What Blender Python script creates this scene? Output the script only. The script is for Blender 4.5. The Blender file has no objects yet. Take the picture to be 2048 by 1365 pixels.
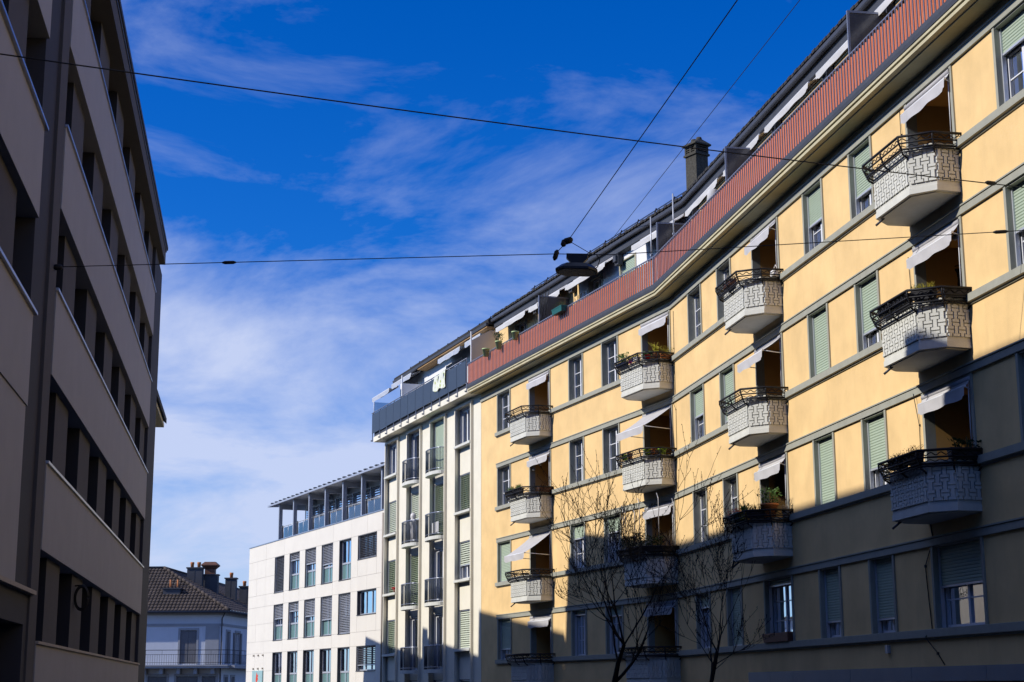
import bpy, math, random
from mathutils import Vector, Matrix
R = math.radians
random.seed(7)
scene = bpy.context.scene
col = scene.collection

# ------------------------------------------------------------------ camera
CZ = 1.65
PITCH, ROLL = R(12.2345), R(-0.2508)
fw = Vector((0, math.cos(PITCH), math.sin(PITCH)))
up0 = Vector((0, -math.sin(PITCH), math.cos(PITCH)))
rt0 = Vector((1, 0, 0))
rt = math.cos(ROLL) * rt0 + math.sin(ROLL) * up0
up = -math.sin(ROLL) * rt0 + math.cos(ROLL) * up0
cam_d = bpy.data.cameras.new('camera')
cam_d.sensor_width = 36
cam_d.lens = 3194.63 / 2048 * 36
cam_d.clip_end = 3000
cam = bpy.data.objects.new('camera', cam_d)
col.objects.link(cam)
m = Matrix((rt, up, -fw)).transposed().to_4x4()
m.translation = (0, 0, CZ)
cam.matrix_world = m
scene.camera = cam

# ------------------------------------------------------------------ light
SUN_AZ, SUN_EL = R(76.6), R(33.2)          # direction the light travels (clockwise from +Y), elevation
ldir = Vector((math.sin(SUN_AZ) * math.cos(SUN_EL), math.cos(SUN_AZ) * math.cos(SUN_EL), -math.sin(SUN_EL)))
sd = bpy.data.lights.new('sun', 'SUN')
sd.energy = 4.8
sd.angle = R(0.6)
sd.color = (1.0, 0.945, 0.86)
sun = bpy.data.objects.new('sun', sd)
sun.rotation_euler = ldir.to_track_quat('-Z', 'Y').to_euler()
sun.location = (-60, 0, 60)
col.objects.link(sun)

world = bpy.data.worlds.new('World')
scene.world = world
world.use_nodes = True
wn, wl = world.node_tree.nodes, world.node_tree.links
for n in list(wn):
    wn.remove(n)


def W(t, **k):
    n = wn.new(t)
    for a, b in k.items():
        setattr(n, a, b)
    return n


def wmath(op, a, b=None, c=None):
    n = W('ShaderNodeMath', operation=op)
    for i, v in enumerate((a, b, c)):
        if v is None:
            continue
        if isinstance(v, (int, float)):
            n.inputs[i].default_value = v
        else:
            wl.new(v, n.inputs[i])
    return n.outputs[0]


wo = W('ShaderNodeOutputWorld')
bg = W('ShaderNodeBackground')
sky = W('ShaderNodeTexSky', sky_type='NISHITA')
sky.sun_disc = False
sky.sun_elevation = SUN_EL
sky.sun_rotation = SUN_AZ + math.pi
sky.altitude = 400
sky.air_density = 1.0
sky.dust_density = 0.3
sky.ozone_density = 3.0
hs = W('ShaderNodeHueSaturation')
hs.inputs['Saturation'].default_value = 1.45
hs.inputs['Value'].default_value = 1.0
wl.new(sky.outputs[0], hs.inputs['Color'])
tint = W('ShaderNodeMix', data_type='RGBA', blend_type='MULTIPLY')
tint.inputs[0].default_value = 1.0
wl.new(hs.outputs[0], tint.inputs[6])
tint.inputs[7].default_value = (0.36, 0.82, 1.42, 1)
tc = W('ShaderNodeTexCoord')
sep = W('ShaderNodeSeparateXYZ')
wl.new(tc.outputs['Generated'], sep.inputs[0])
el = sep.outputs['Z']
den = wmath('ADD', wmath('MAXIMUM', el, 0.0), 0.42)
cx = wmath('DIVIDE', sep.outputs['X'], den)
cy = wmath('DIVIDE', sep.outputs['Y'], den)
comb = W('ShaderNodeCombineXYZ')
wl.new(cx, comb.inputs[0])
wl.new(cy, comb.inputs[1])
mp = W('ShaderNodeMapping')
mp.inputs['Location'].default_value = (1.37, 2.11, 0)
mp.inputs['Rotation'].default_value = (0, 0, R(-14))
mp.inputs['Scale'].default_value = (0.62, 0.95, 1)
wl.new(comb.outputs[0], mp.inputs['Vector'])
n1 = W('ShaderNodeTexNoise')
n1.inputs['Scale'].default_value = 1.25
n1.inputs['Detail'].default_value = 3
n1.inputs['Roughness'].default_value = 0.45
n1.inputs['Distortion'].default_value = 0.5
wl.new(mp.outputs[0], n1.inputs['Vector'])
n2 = W('ShaderNodeTexNoise')
n2.inputs['Scale'].default_value = 4.2
n2.inputs['Detail'].default_value = 8
n2.inputs['Roughness'].default_value = 0.6
n2.inputs['Distortion'].default_value = 0.45
wl.new(mp.outputs[0], n2.inputs['Vector'])
nn = wmath('ADD', wmath('MULTIPLY', n1.outputs['Fac'], 0.52), wmath('MULTIPLY', n2.outputs['Fac'], 0.48))
# a thin veil of high cloud, a little denser towards the horizon where one looks through more of it
cover = W('ShaderNodeMapRange', interpolation_type='SMOOTHSTEP')
cover.inputs['From Min'].default_value = 0.10
cover.inputs['From Max'].default_value = 0.36
cover.inputs['To Min'].default_value = 0.385
cover.inputs['To Max'].default_value = 0.47
wl.new(el, cover.inputs['Value'])
cl = wmath('DIVIDE', wmath('SUBTRACT', nn, cover.outputs[0]), 0.175)
clc = W('ShaderNodeClamp')
wl.new(cl, clc.inputs[0])
hz = W('ShaderNodeMapRange', interpolation_type='SMOOTHSTEP')
hz.inputs['From Min'].default_value = 0.13
hz.inputs['From Max'].default_value = -0.02
hz.inputs['To Min'].default_value = 0.0
hz.inputs['To Max'].default_value = 0.6
wl.new(el, hz.inputs['Value'])
clo = wmath('MAXIMUM', wmath('MULTIPLY', wmath('POWER', clc.outputs[0], 1.15), 0.88), hz.outputs[0])
cm = W('ShaderNodeMix', data_type='RGBA')
wl.new(clo, cm.inputs[0])
wl.new(tint.outputs[2], cm.inputs[6])
cm.inputs[7].default_value = (5.9, 6.6, 8.8, 1)
wl.new(cm.outputs[2], bg.inputs['Color'])
bg.inputs['Strength'].default_value = 0.115
wl.new(bg.outputs[0], wo.inputs['Surface'])

scene.view_settings.view_transform = 'Standard'
scene.view_settings.look = 'None'
scene.view_settings.exposure = -0.12
scene.view_settings.gamma = 1
scene.cycles.max_bounces = 6
scene.cycles.diffuse_bounces = 1
scene.cycles.glossy_bounces = 3
scene.cycles.transparent_max_bounces = 12
scene.cycles.caustics_reflective = False
scene.cycles.caustics_refractive = False


# ------------------------------------------------------------------ materials
def material(name, color, rough=0.8, var=0.10, scale=3.0, bump=0.0, bscale=60.0, metal=0.0, spec=0.3,
             streak=0.0, streak_col=None, stretch=(1, 1, 1), bdist=0.01):
    mt = bpy.data.materials.new(name)
    mt.use_nodes = True
    N, L = mt.node_tree.nodes, mt.node_tree.links
    b = N['Principled BSDF']
    b.inputs['Roughness'].default_value = rough
    b.inputs['Metallic'].default_value = metal
    b.inputs['Specular IOR Level'].default_value = spec
    tc = N.new('ShaderNodeTexCoord')
    no = N.new('ShaderNodeTexNoise')
    no.inputs['Scale'].default_value = scale
    no.inputs['Detail'].default_value = 6
    no.inputs['Roughness'].default_value = 0.6
    mpn = N.new('ShaderNodeMapping')
    mpn.inputs['Scale'].default_value = stretch
    L.new(tc.outputs['Object'], mpn.inputs['Vector'])
    L.new(mpn.outputs[0], no.inputs['Vector'])
    mr = N.new('ShaderNodeMapRange')
    mr.inputs['From Min'].default_value = 0.3
    mr.inputs['From Max'].default_value = 0.7
    mr.inputs['To Min'].default_value = 1 - var
    mr.inputs['To Max'].default_value = 1 + var * 0.6
    L.new(no.outputs['Fac'], mr.inputs['Value'])
    mx = N.new('ShaderNodeMix')
    mx.data_type = 'RGBA'
    mx.blend_type = 'MULTIPLY'
    mx.inputs[0].default_value = 1
    mx.inputs[6].default_value = (*color, 1)
    L.new(mr.outputs[0], mx.inputs[7])
    out = mx.outputs[2]
    if streak > 0:
        n2 = N.new('ShaderNodeTexNoise')
        n2.inputs['Scale'].default_value = 1.0
        n2.inputs['Detail'].default_value = 8
        n2.inputs['Roughness'].default_value = 0.65
        m2 = N.new('ShaderNodeMapping')
        m2.inputs['Scale'].default_value = (5.0, 5.0, 0.45)
        L.new(tc.outputs['Object'], m2.inputs['Vector'])
        L.new(m2.outputs[0], n2.inputs['Vector'])
        r2 = N.new('ShaderNodeMapRange')
        r2.inputs['From Min'].default_value = 0.52
        r2.inputs['From Max'].default_value = 0.78
        r2.inputs['To Max'].default_value = streak
        L.new(n2.outputs['Fac'], r2.inputs['Value'])
        m3 = N.new('ShaderNodeMix')
        m3.data_type = 'RGBA'
        L.new(r2.outputs[0], m3.inputs[0])
        L.new(out, m3.inputs[6])
        m3.inputs[7].default_value = (*(streak_col or tuple(c * 0.6 for c in color)), 1)
        out = m3.outputs[2]
    L.new(out, b.inputs['Base Color'])
    if bump > 0:
        n3 = N.new('ShaderNodeTexNoise')
        n3.inputs['Scale'].default_value = bscale
        n3.inputs['Detail'].default_value = 4
        L.new(tc.outputs['Object'], n3.inputs['Vector'])
        bp = N.new('ShaderNodeBump')
        bp.inputs['Strength'].default_value = bump
        bp.inputs['Distance'].default_value = bdist
        L.new(n3.outputs['Fac'], bp.inputs['Height'])
        L.new(bp.outputs[0], b.inputs['Normal'])
    return mt


def glass_material(name, tintc=(0.9, 0.93, 0.95), through=1.0, rough=0.0, ior=1.5):
    mt = bpy.data.materials.new(name)
    mt.use_nodes = True
    N, L = mt.node_tree.nodes, mt.node_tree.links
    N.remove(N['Principled BSDF'])
    o = N['Material Output']
    tr = N.new('ShaderNodeBsdfTransparent')
    tr.inputs[0].default_value = (*[c * through for c in tintc], 1)
    gl = N.new('ShaderNodeBsdfGlossy')
    gl.inputs['Roughness'].default_value = rough
    gl.inputs['Color'].default_value = (0.95, 0.97, 1, 1)
    fr = N.new('ShaderNodeFresnel')
    fr.inputs['IOR'].default_value = ior
    # slight waviness of old panes
    tc = N.new('ShaderNodeTexCoord')
    no = N.new('ShaderNodeTexNoise')
    no.inputs['Scale'].default_value = 1.6
    L.new(tc.outputs['Object'], no.inputs['Vector'])
    bp = N.new('ShaderNodeBump')
    bp.inputs['Strength'].default_value = 0.25
    bp.inputs['Distance'].default_value = 0.02
    L.new(no.outputs['Fac'], bp.inputs['Height'])
    L.new(bp.outputs[0], gl.inputs['Normal'])
    ml = N.new('ShaderNodeMath')
    ml.operation = 'MULTIPLY_ADD'
    ml.inputs[1].default_value = 1.6
    ml.inputs[2].default_value = 0.02
    L.new(fr.outputs[0], ml.inputs[0])
    mix = N.new('ShaderNodeMixShader')
    L.new(ml.outputs[0], mix.inputs[0])
    L.new(tr.outputs[0], mix.inputs[1])
    L.new(gl.outputs[0], mix.inputs[2])
    L.new(mix.outputs[0], o.inputs['Surface'])
    return mt


MT = {
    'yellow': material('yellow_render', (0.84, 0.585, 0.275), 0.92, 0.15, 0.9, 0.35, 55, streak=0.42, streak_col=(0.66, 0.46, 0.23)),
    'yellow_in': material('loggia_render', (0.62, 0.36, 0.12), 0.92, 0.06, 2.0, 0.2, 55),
    'trim': material('grey_green_trim', (0.36, 0.36, 0.30), 0.75, 0.10, 4.0, 0.15, 40, streak=0.15),
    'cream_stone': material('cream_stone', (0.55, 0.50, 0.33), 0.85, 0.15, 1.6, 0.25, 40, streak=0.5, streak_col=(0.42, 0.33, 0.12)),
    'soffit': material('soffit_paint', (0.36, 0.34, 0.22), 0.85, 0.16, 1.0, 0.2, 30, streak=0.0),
    'balcony': material('balcony_concrete', (0.66, 0.66, 0.60), 0.85, 0.10, 3.0, 0.3, 50, streak=0.2, streak_col=(0.40, 0.39, 0.33)),
    'white': material('white_render', (0.80, 0.80, 0.80), 0.9, 0.05, 2.0, 0.15, 50),
    'cream': material('cream_render', (0.80, 0.755, 0.62), 0.9, 0.06, 1.5, 0.2, 50, streak=0.15, streak_col=(0.62, 0.56, 0.42)),
    'cream_rib': material('cream_rib_render', (0.78, 0.73, 0.60), 0.9, 0.06, 1.5, 0.2, 50),
    'cladding': material('pale_stone_cladding', (0.745, 0.70, 0.615), 0.7, 0.05, 0.9, 0.1, 30, streak=0.10, streak_col=(0.68, 0.63, 0.55)),
    'joint': material('cladding_joint', (0.55, 0.51, 0.45), 0.9),
    'pvc': material('white_window_frame', (0.78, 0.79, 0.82), 0.4, 0.03, 2),
    'alu': material('grey_window_frame', (0.50, 0.52, 0.56), 0.4, 0.04, 2, metal=0.3),
    'darkframe': material('dark_window_frame', (0.09, 0.09, 0.10), 0.5, 0.06, 2),
    'dark': material('dark_interior', (0.022, 0.022, 0.024), 0.9, 0.2, 2),
    'room': material('dim_room', (0.05, 0.05, 0.052), 0.9, 0.4, 0.7),
    'curtain': material('net_curtain', (0.62, 0.64, 0.68), 0.9, 0.08, 6, 0.2, 20, stretch=(8, 8, 0.4)),
    'shutter': material('green_roller_shutter', (0.42, 0.505, 0.39), 0.6, 0.06, 1.2, 0, streak=0.12),
    'shutter_rail': material('shutter_end_rail', (0.60, 0.63, 0.68), 0.4, 0.04, 3, metal=0.4),
    'blind_green': material('green_slat_blind', (0.33, 0.40, 0.28), 0.55, 0.08, 2),
    'blind_pale': material('pale_green_slat_blind', (0.57, 0.62, 0.50), 0.5, 0.08, 2),
    'blind_grey': material('grey_slat_blind', (0.42, 0.44, 0.50), 0.35, 0.05, 2, metal=0.3),
    'blind_dark': material('dark_slat_blind', (0.14, 0.15, 0.18), 0.4, 0.08, 2, metal=0.3),
    'iron': material('black_wrought_iron', (0.012, 0.012, 0.015), 0.55, 0.2, 8, 0.2, 60, spec=0.25),
    'steel': material('grey_steel', (0.24, 0.26, 0.32), 0.45, 0.10, 4, metal=0.5),
    'zinc': material('zinc_gutter', (0.085, 0.088, 0.105), 0.5, 0.15, 3, metal=0.4, streak=0.2),
    'slate': material('dark_strip', (0.055, 0.06, 0.075), 0.6, 0.15, 4, streak=0.2, streak_col=(0.10, 0.10, 0.10)),
    'red': material('red_slat_paint', (0.64, 0.185, 0.085), 0.55, 0.16, 2.5, 0.1, 30, streak=0.3, streak_col=(0.40, 0.14, 0.09)),
    'blue_panel': material('slate_blue_panel', (0.036, 0.054, 0.085), 0.5, 0.06, 1.0, spec=0.4, streak=0.12, streak_col=(0.10, 0.12, 0.15)),
    'fabric': material('grey_awning_fabric', (0.52, 0.51, 0.52), 0.9, 0.08, 2, 0.25, 12, streak=0.2),
    'fabric_white': material('white_awning_fabric', (0.56, 0.55, 0.54), 0.9, 0.06, 2, 0.25, 12),
    'stripe': material('blue_awning_stripe', (0.28, 0.36, 0.52), 0.9, 0.05, 2),
    'tile_dark': material('dark_roof_tile', (0.040, 0.037, 0.035), 0.85, 0.35, 5, 0.4, 20),
    'tile_brown': material('brown_roof_tile', (0.075, 0.058, 0.05), 0.85, 0.4, 1.5, 0.4, 12),
    'chimney': material('rough_cement', (0.075, 0.07, 0.058), 0.95, 0.35, 8, 0.8, 22, bdist=0.03),
    'spandrel': material('beige_spandrel_panel', (0.385, 0.382, 0.388), 0.8, 0.06, 1.2, 0.15, 60, streak=0.18, streak_col=(0.31, 0.305, 0.305)),
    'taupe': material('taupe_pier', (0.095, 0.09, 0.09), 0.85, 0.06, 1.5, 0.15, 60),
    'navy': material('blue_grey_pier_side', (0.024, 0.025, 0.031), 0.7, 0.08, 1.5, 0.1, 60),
    'charcoal': material('charcoal_pier', (0.050, 0.051, 0.060), 0.8, 0.06, 1.2, 0.12, 60),
    'coping': material('metal_coping', (0.42, 0.45, 0.52), 0.35, 0.06, 3, metal=0.7),
    'sand_coping': material('stone_coping', (0.42, 0.37, 0.31), 0.7, 0.1, 4),
    'frosted': material('smoked_screen_glass', (0.10, 0.10, 0.105), 0.16, 0.25, 1.2, spec=0.6),
    'screen_cream': material('cream_partition', (0.60, 0.53, 0.42), 0.6, 0.05, 2),
    'pane': glass_material('window_pane'),
    'rail_glass': glass_material('balustrade_glass', (0.62, 0.72, 0.80), 1.0, 0.05),
    'green_glass': material('frosted_green_glass', (0.16, 0.27, 0.26), 0.12, 0.12, 1.5, spec=0.6),
    'asphalt': material('asphalt', (0.05, 0.05, 0.052), 0.9, 0.2, 1.5, 0.4, 80),
    'paving': material('paving', (0.13, 0.125, 0.12), 0.9, 0.15, 2, 0.3, 30),
    'kerb': material('granite_kerb', (0.30, 0.29, 0.28), 0.85, 0.15, 5, 0.3, 40),
    'earth': material('ground_soil', (0.09, 0.085, 0.075), 0.95, 0.2, 0.4),
    'bark': material('dark_bark', (0.013, 0.011, 0.010), 0.9, 0.35, 14, 0.7, 40),
    'house_wall': material('pale_blue_white_render', (0.60, 0.63, 0.70), 0.9, 0.06, 0.8, 0.15, 20, streak=0.15),
    'house_trim': material('grey_stone_trim', (0.33, 0.34, 0.37), 0.85, 0.1, 1.5, 0.2, 20),
    'house_shutter': material('grey_wooden_shutter', (0.16, 0.16, 0.175), 0.7, 0.1, 2),
    'terracotta': material('terracotta', (0.50, 0.19, 0.07), 0.8, 0.12, 8, 0.2, 40),
    'lime': material('lime_green_plastic', (0.38, 0.62, 0.06), 0.45, 0.05, 4),
    'pale_lime': material('pale_lime_plastic', (0.50, 0.62, 0.28), 0.45, 0.05, 4),
    'pot_dark': material('dark_planter_plastic', (0.030, 0.030, 0.036), 0.5, 0.1, 4),
    'pot_teal': material('teal_planter_plastic', (0.012, 0.11, 0.10), 0.5, 0.1, 4),
    'pot_navy': material('navy_planter_plastic', (0.012, 0.022, 0.07), 0.5, 0.1, 4),
    'pot_red': material('red_plastic', (0.70, 0.02, 0.015), 0.4, 0.05, 4),
    'pot_pink': material('magenta_plastic', (0.72, 0.04, 0.42), 0.4, 0.05, 4),
    'pot_blue': material('blue_plastic', (0.02, 0.14, 0.62), 0.4, 0.05, 4),
    'pot_white': material('white_ceramic', (0.72, 0.70, 0.68), 0.4, 0.05, 4),
    'pot_brown': material('brown_planter_plastic', (0.20, 0.09, 0.06), 0.6, 0.1, 4),
    'leaf': material('green_leaf', (0.07, 0.14, 0.025), 0.6, 0.35, 20),
    'leaf_yellow': material('yellow_green_leaf', (0.36, 0.33, 0.03), 0.6, 0.3, 20),
    'leaf_dry': material('dry_stem', (0.38, 0.33, 0.24), 0.8, 0.25, 20),
    'leaf_deep': material('dark_green_leaf', (0.03, 0.06, 0.015), 0.6, 0.35, 20),
    'flower': material('red_petal', (0.60, 0.02, 0.02), 0.6, 0.1, 20),
    'towel': None,
    'cloth_black': material('black_cloth', (0.012, 0.012, 0.014), 0.95, 0.2, 6),
    'cloth_white': material('white_laundry', (0.72, 0.72, 0.74), 0.9, 0.05, 6),
    'wire': material('black_cable', (0.012, 0.012, 0.013), 0.6, 0.1, 4),
    'lamp_body': material('dark_lamp_housing', (0.022, 0.026, 0.034), 0.4, 0.1, 4, metal=0.3),
    'lamp_glass': material('lamp_diffuser', (0.05, 0.055, 0.065), 0.2, 0.1, 4, spec=0.5),
    'wood': material('weathered_wood', (0.42, 0.26, 0.12), 0.8, 0.2, 6),
    'shop': material('blue_grey_fascia', (0.17, 0.21, 0.26), 0.45, 0.12, 1.2, spec=0.4, streak=0.2),
    'sign_teal': material('teal_sign_face', (0.33, 0.50, 0.50), 0.4, 0.04, 2),
    'sign_red': material('red_emblem', (0.75, 0.06, 0.02), 0.4, 0.04, 2),
    'sign_ink': material('sign_lettering', (0.08, 0.16, 0.18), 0.5, 0.04, 2),
    'attic_beige': material('beige_window_surround', (0.42, 0.39, 0.28), 0.8, 0.08, 4),
    'copper': material('copper_cowl', (0.17, 0.085, 0.06), 0.6, 0.2, 3, metal=0.3),
    'lead': material('lead_chimney_cladding', (0.075, 0.078, 0.092), 0.6, 0.15, 2, metal=0.2),
}


def towel_material():
    mt = material('printed_towel', (0.74, 0.76, 0.66), 0.95, 0.05, 6, 0.3, 60)
    N, L = mt.node_tree.nodes, mt.node_tree.links
    b = N['Principled BSDF']
    src = b.inputs['Base Color'].links[0].from_socket
    tc = N.new('ShaderNodeTexCoord')
    mpn = N.new('ShaderNodeMapping')
    mpn.inputs['Scale'].default_value = (3.2, 1, 2.1)
    L.new(tc.outputs['Object'], mpn.inputs['Vector'])
    v = N.new('ShaderNodeTexVoronoi')
    v.inputs['Scale'].default_value = 1.9
    L.new(mpn.outputs[0], v.inputs['Vector'])
    r = N.new('ShaderNodeMapRange')
    r.inputs['From Min'].default_value = 0.34
    r.inputs['From Max'].default_value = 0.24
    L.new(v.outputs['Distance'], r.inputs['Value'])
    mx = N.new('ShaderNodeMix')
    mx.data_type = 'RGBA'
    L.new(r.outputs[0], mx.inputs[0])
    L.new(src, mx.inputs[6])
    mx.inputs[7].default_value = (0.42, 0.50, 0.10, 1)
    L.new(mx.outputs[2], b.inputs['Base Color'])
    return mt


MT['towel'] = towel_material()


# ------------------------------------------------------------------ mesh helpers
class MB:
    def __init__(self):
        self.v, self.f, self.mi, self.smooth = [], [], [], []
        self.slot = 0

    def face(self, idx, smooth=False):
        self.f.append(tuple(idx))
        self.mi.append(self.slot)
        self.smooth.append(smooth)

    def pts(self, ps):
        b = len(self.v)
        self.v.extend(tuple(p) for p in ps)
        return b

    def quad(self, a, b, c, d):
        i = self.pts((a, b, c, d))
        self.face((i, i + 1, i + 2, i + 3))

    def box(self, x0, x1, y0, y1, z0, z1):
        if x0 > x1: x0, x1 = x1, x0
        if y0 > y1: y0, y1 = y1, y0
        if z0 > z1: z0, z1 = z1, z0
        i = self.pts([(x0, y0, z0), (x1, y0, z0), (x1, y1, z0), (x0, y1, z0),
                      (x0, y0, z1), (x1, y0, z1), (x1, y1, z1), (x0, y1, z1)])
        for q in ((0, 3, 2, 1), (4, 5, 6, 7), (0, 1, 5, 4), (1, 2, 6, 5), (2, 3, 7, 6), (3, 0, 4, 7)):
            self.face([i + k for k in q])

    def prism(self, poly, z0, z1, top=None):
        """poly: counter-clockwise (x, y); top: optional other outline at z1"""
        n = len(poly)
        top = top or poly
        i = self.pts([(x, y, z0) for x, y in poly] + [(x, y, z1) for x, y in top])
        self.face([i + n - 1 - k for k in range(n)])
        self.face([i + n + k for k in range(n)])
        for k in range(n):
            a, b = k, (k + 1) % n
            self.face((i + a, i + b, i + n + b, i + n + a))

    def tube(self, path, r, n=6, caps=True, smooth=True):
        path = [Vector(p) for p in path]
        rs = r if isinstance(r, (list, tuple)) else [r] * len(path)
        rings = []
        prev = None
        for k, p in enumerate(path):
            t = (path[min(k + 1, len(path) - 1)] - path[max(k - 1, 0)])
            if t.length < 1e-9:
                t = Vector((0, 0, 1))
            t.normalize()
            if prev is None:
                a = Vector((0, 0, 1)) if abs(t.z) < 0.9 else Vector((1, 0, 0))
                u = t.cross(a).normalized()
            else:
                u = (prev - t * prev.dot(t))
                if u.length < 1e-6:
                    u = t.orthogonal()
                u.normalize()
            prev = u
            w = t.cross(u)
            i = self.pts([p + (u * math.cos(2 * math.pi * j / n) + w * math.sin(2 * math.pi * j / n)) * rs[k] for j in range(n)])
            rings.append(i)
        for a, b in zip(rings, rings[1:]):
            for j in range(n):
                self.face((a + j, a + (j + 1) % n, b + (j + 1) % n, b + j), smooth)
        if caps:
            self.face([rings[0] + n - 1 - j for j in range(n)])
            self.face([rings[-1] + j for j in range(n)])

    def lathe(self, prof, c=(0, 0, 0), n=14, smooth=True):
        rings = []
        for r, z in prof:
            rings.append(self.pts([(c[0] + r * math.cos(2 * math.pi * j / n), c[1] + r * math.sin(2 * math.pi * j / n), c[2] + z) for j in range(n)]))
        for a, b in zip(rings, rings[1:]):
            for j in range(n):
                self.face((a + j, a + (j + 1) % n, b + (j + 1) % n, b + j), smooth)
        self.face([rings[0] + n - 1 - j for j in range(n)])
        self.face([rings[-1] + j for j in range(n)])

    def sheet(self, fn, nu, nv, smooth=True):
        """fn(s, t) -> point, s, t in 0..1"""
        b = self.pts([fn(i / nu, j / nv) for j in range(nv + 1) for i in range(nu + 1)])
        for j in range(nv):
            for i in range(nu):
                a = b + j * (nu + 1) + i
                self.face((a, a + 1, a + nu + 2, a + nu + 1), smooth)

    def mesh(self, name, mats):
        me = bpy.data.meshes.new(name)
        me.from_pydata(self.v, [], self.f)
        for mm in (mats if isinstance(mats, (list, tuple)) else [mats]):
            me.materials.append(MT[mm])
        me.polygons.foreach_set('material_index', self.mi)
        me.polygons.foreach_set('use_smooth', self.smooth)
        me.update()
        return me


def part(name, mb, mats, parent=None, M=None):
    """one mesh object; M is relative to the parent (world for the roots)"""
    me = mb if isinstance(mb, bpy.types.Mesh) else mb.mesh(name, mats)
    o = bpy.data.objects.new(name, me)
    col.objects.link(o)
    if parent is not None:
        o.parent = parent
    if M is not None:
        o.matrix_local = M
    return o


def empty(name, loc):
    o = bpy.data.objects.new(name, None)
    o.empty_display_size = 0.3
    o.location = loc
    col.objects.link(o)
    return o


def tag(o, label, cat, group=None, kind=None):
    o['label'] = label
    o['category'] = cat
    if group: o['group'] = group
    if kind: o['kind'] = kind
    return o


def structure(o):
    o['kind'] = 'structure'
    return o


T = Matrix.Translation


class Frame:
    """facade frame: x along the wall (away from the camera), y out to the street, z up"""

    def __init__(self, p0, d, n):
        self.p0, self.d, self.n = Vector(p0), Vector(d), Vector(n)
        self.M = Matrix((self.d, self.n, Vector((0, 0, 1)))).transposed().to_4x4()
        self.M.translation = self.p0

    def pt(self, u, o=0, z=0):
        return self.p0 + self.d * u + self.n * o + Vector((0, 0, z))


def dvec(a):
    return Vector((math.sin(R(a)), math.cos(R(a)), 0))


def lft(d):
    return Vector((-d.y, d.x, 0))


dB, dA, dL, dD = dvec(-9.668), dvec(-20.596), dvec(-9.05), dvec(-24.697)
BEND = Vector((4.65349, 45.3296, 0))
FB = Frame(BEND, dB, lft(dB))
FA = Frame(BEND, dA, lft(dA))
NM = (FA.n + FB.n).normalized() / math.cos(R((20.596 - 9.668) / 2))
FD = Frame(FA.pt(30.1, -0.3), dD, lft(dD))
FL = Frame(lft(dL) * 3.25, -dL, -lft(dL))       # left side of the street: x runs TOWARDS the camera


def rel(root, M):
    return T(-root.location) @ M


def sweep(mb, stations, prof, closed=True):
    """stations: functions out -> world point (z 0); prof: (out, z) outline"""
    n = len(prof)
    rings = []
    for st in stations:
        rings.append(mb.pts([st(o) + Vector((0, 0, z)) for o, z in prof]))
    for a, b in zip(rings, rings[1:]):
        for k in range(n if closed else n - 1):
            mb.face((a + k, a + (k + 1) % n, b + (k + 1) % n, b + k))
    if closed:
        mb.face([rings[0] + n - 1 - k for k in range(n)])
        mb.face([rings[-1] + k for k in range(n)])


def stA(u): return lambda o: FA.pt(u, o)
def stB(u): return lambda o: FB.pt(u, o)
def stM(o): return BEND + NM * o


def run(u0, u1):
    """stations between two developed positions: negative on B, positive on A"""
    s = []
    s.append(stB(u0) if u0 < 0 else stA(u0))
    if u0 < 0 < u1:
        s.append(stM)
    s.append(stB(u1) if u1 < 0 else stA(u1))
    return s


def wall_with_holes(mb, x0, x1, z0, z1, holes, depth, y=0.0):
    xs = sorted({x0, x1, *[h[0] for h in holes], *[h[1] for h in holes]})
    zs = sorted({z0, z1, *[h[2] for h in holes], *[h[3] for h in holes]})
    xs = [x for x in xs if x0 - 1e-6 <= x <= x1 + 1e-6]
    zs = [z for z in zs if z0 - 1e-6 <= z <= z1 + 1e-6]
    for a, b in zip(xs, xs[1:]):
        cx = (a + b) / 2
        start = None
        for k in range(len(zs)):
            hole = True
            if k < len(zs) - 1:
                cz = (zs[k] + zs[k + 1]) / 2
                hole = any(h[0] < cx < h[1] and h[2] < cz < h[3] for h in holes)
            if not hole and start is None:
                start = zs[k]
            if hole and start is not None:
                mb.quad((a, y, start), (a, y, zs[k]), (b, y, zs[k]), (b, y, start))
                start = None
    for (a, b, c, d) in [h[:4] for h in holes]:
        for (p, q) in (((a, c), (b, c)), ((b, c), (b, d)), ((b, d), (a, d)), ((a, d), (a, c))):
            mb.quad((p[0], y, p[1]), (q[0], y, q[1]), (q[0], y - depth, q[1]), (p[0], y - depth, p[1]))


CACHE = {}


def cached(key, fn):
    if key not in CACHE:
        CACHE[key] = fn()
    return CACHE[key]


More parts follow.
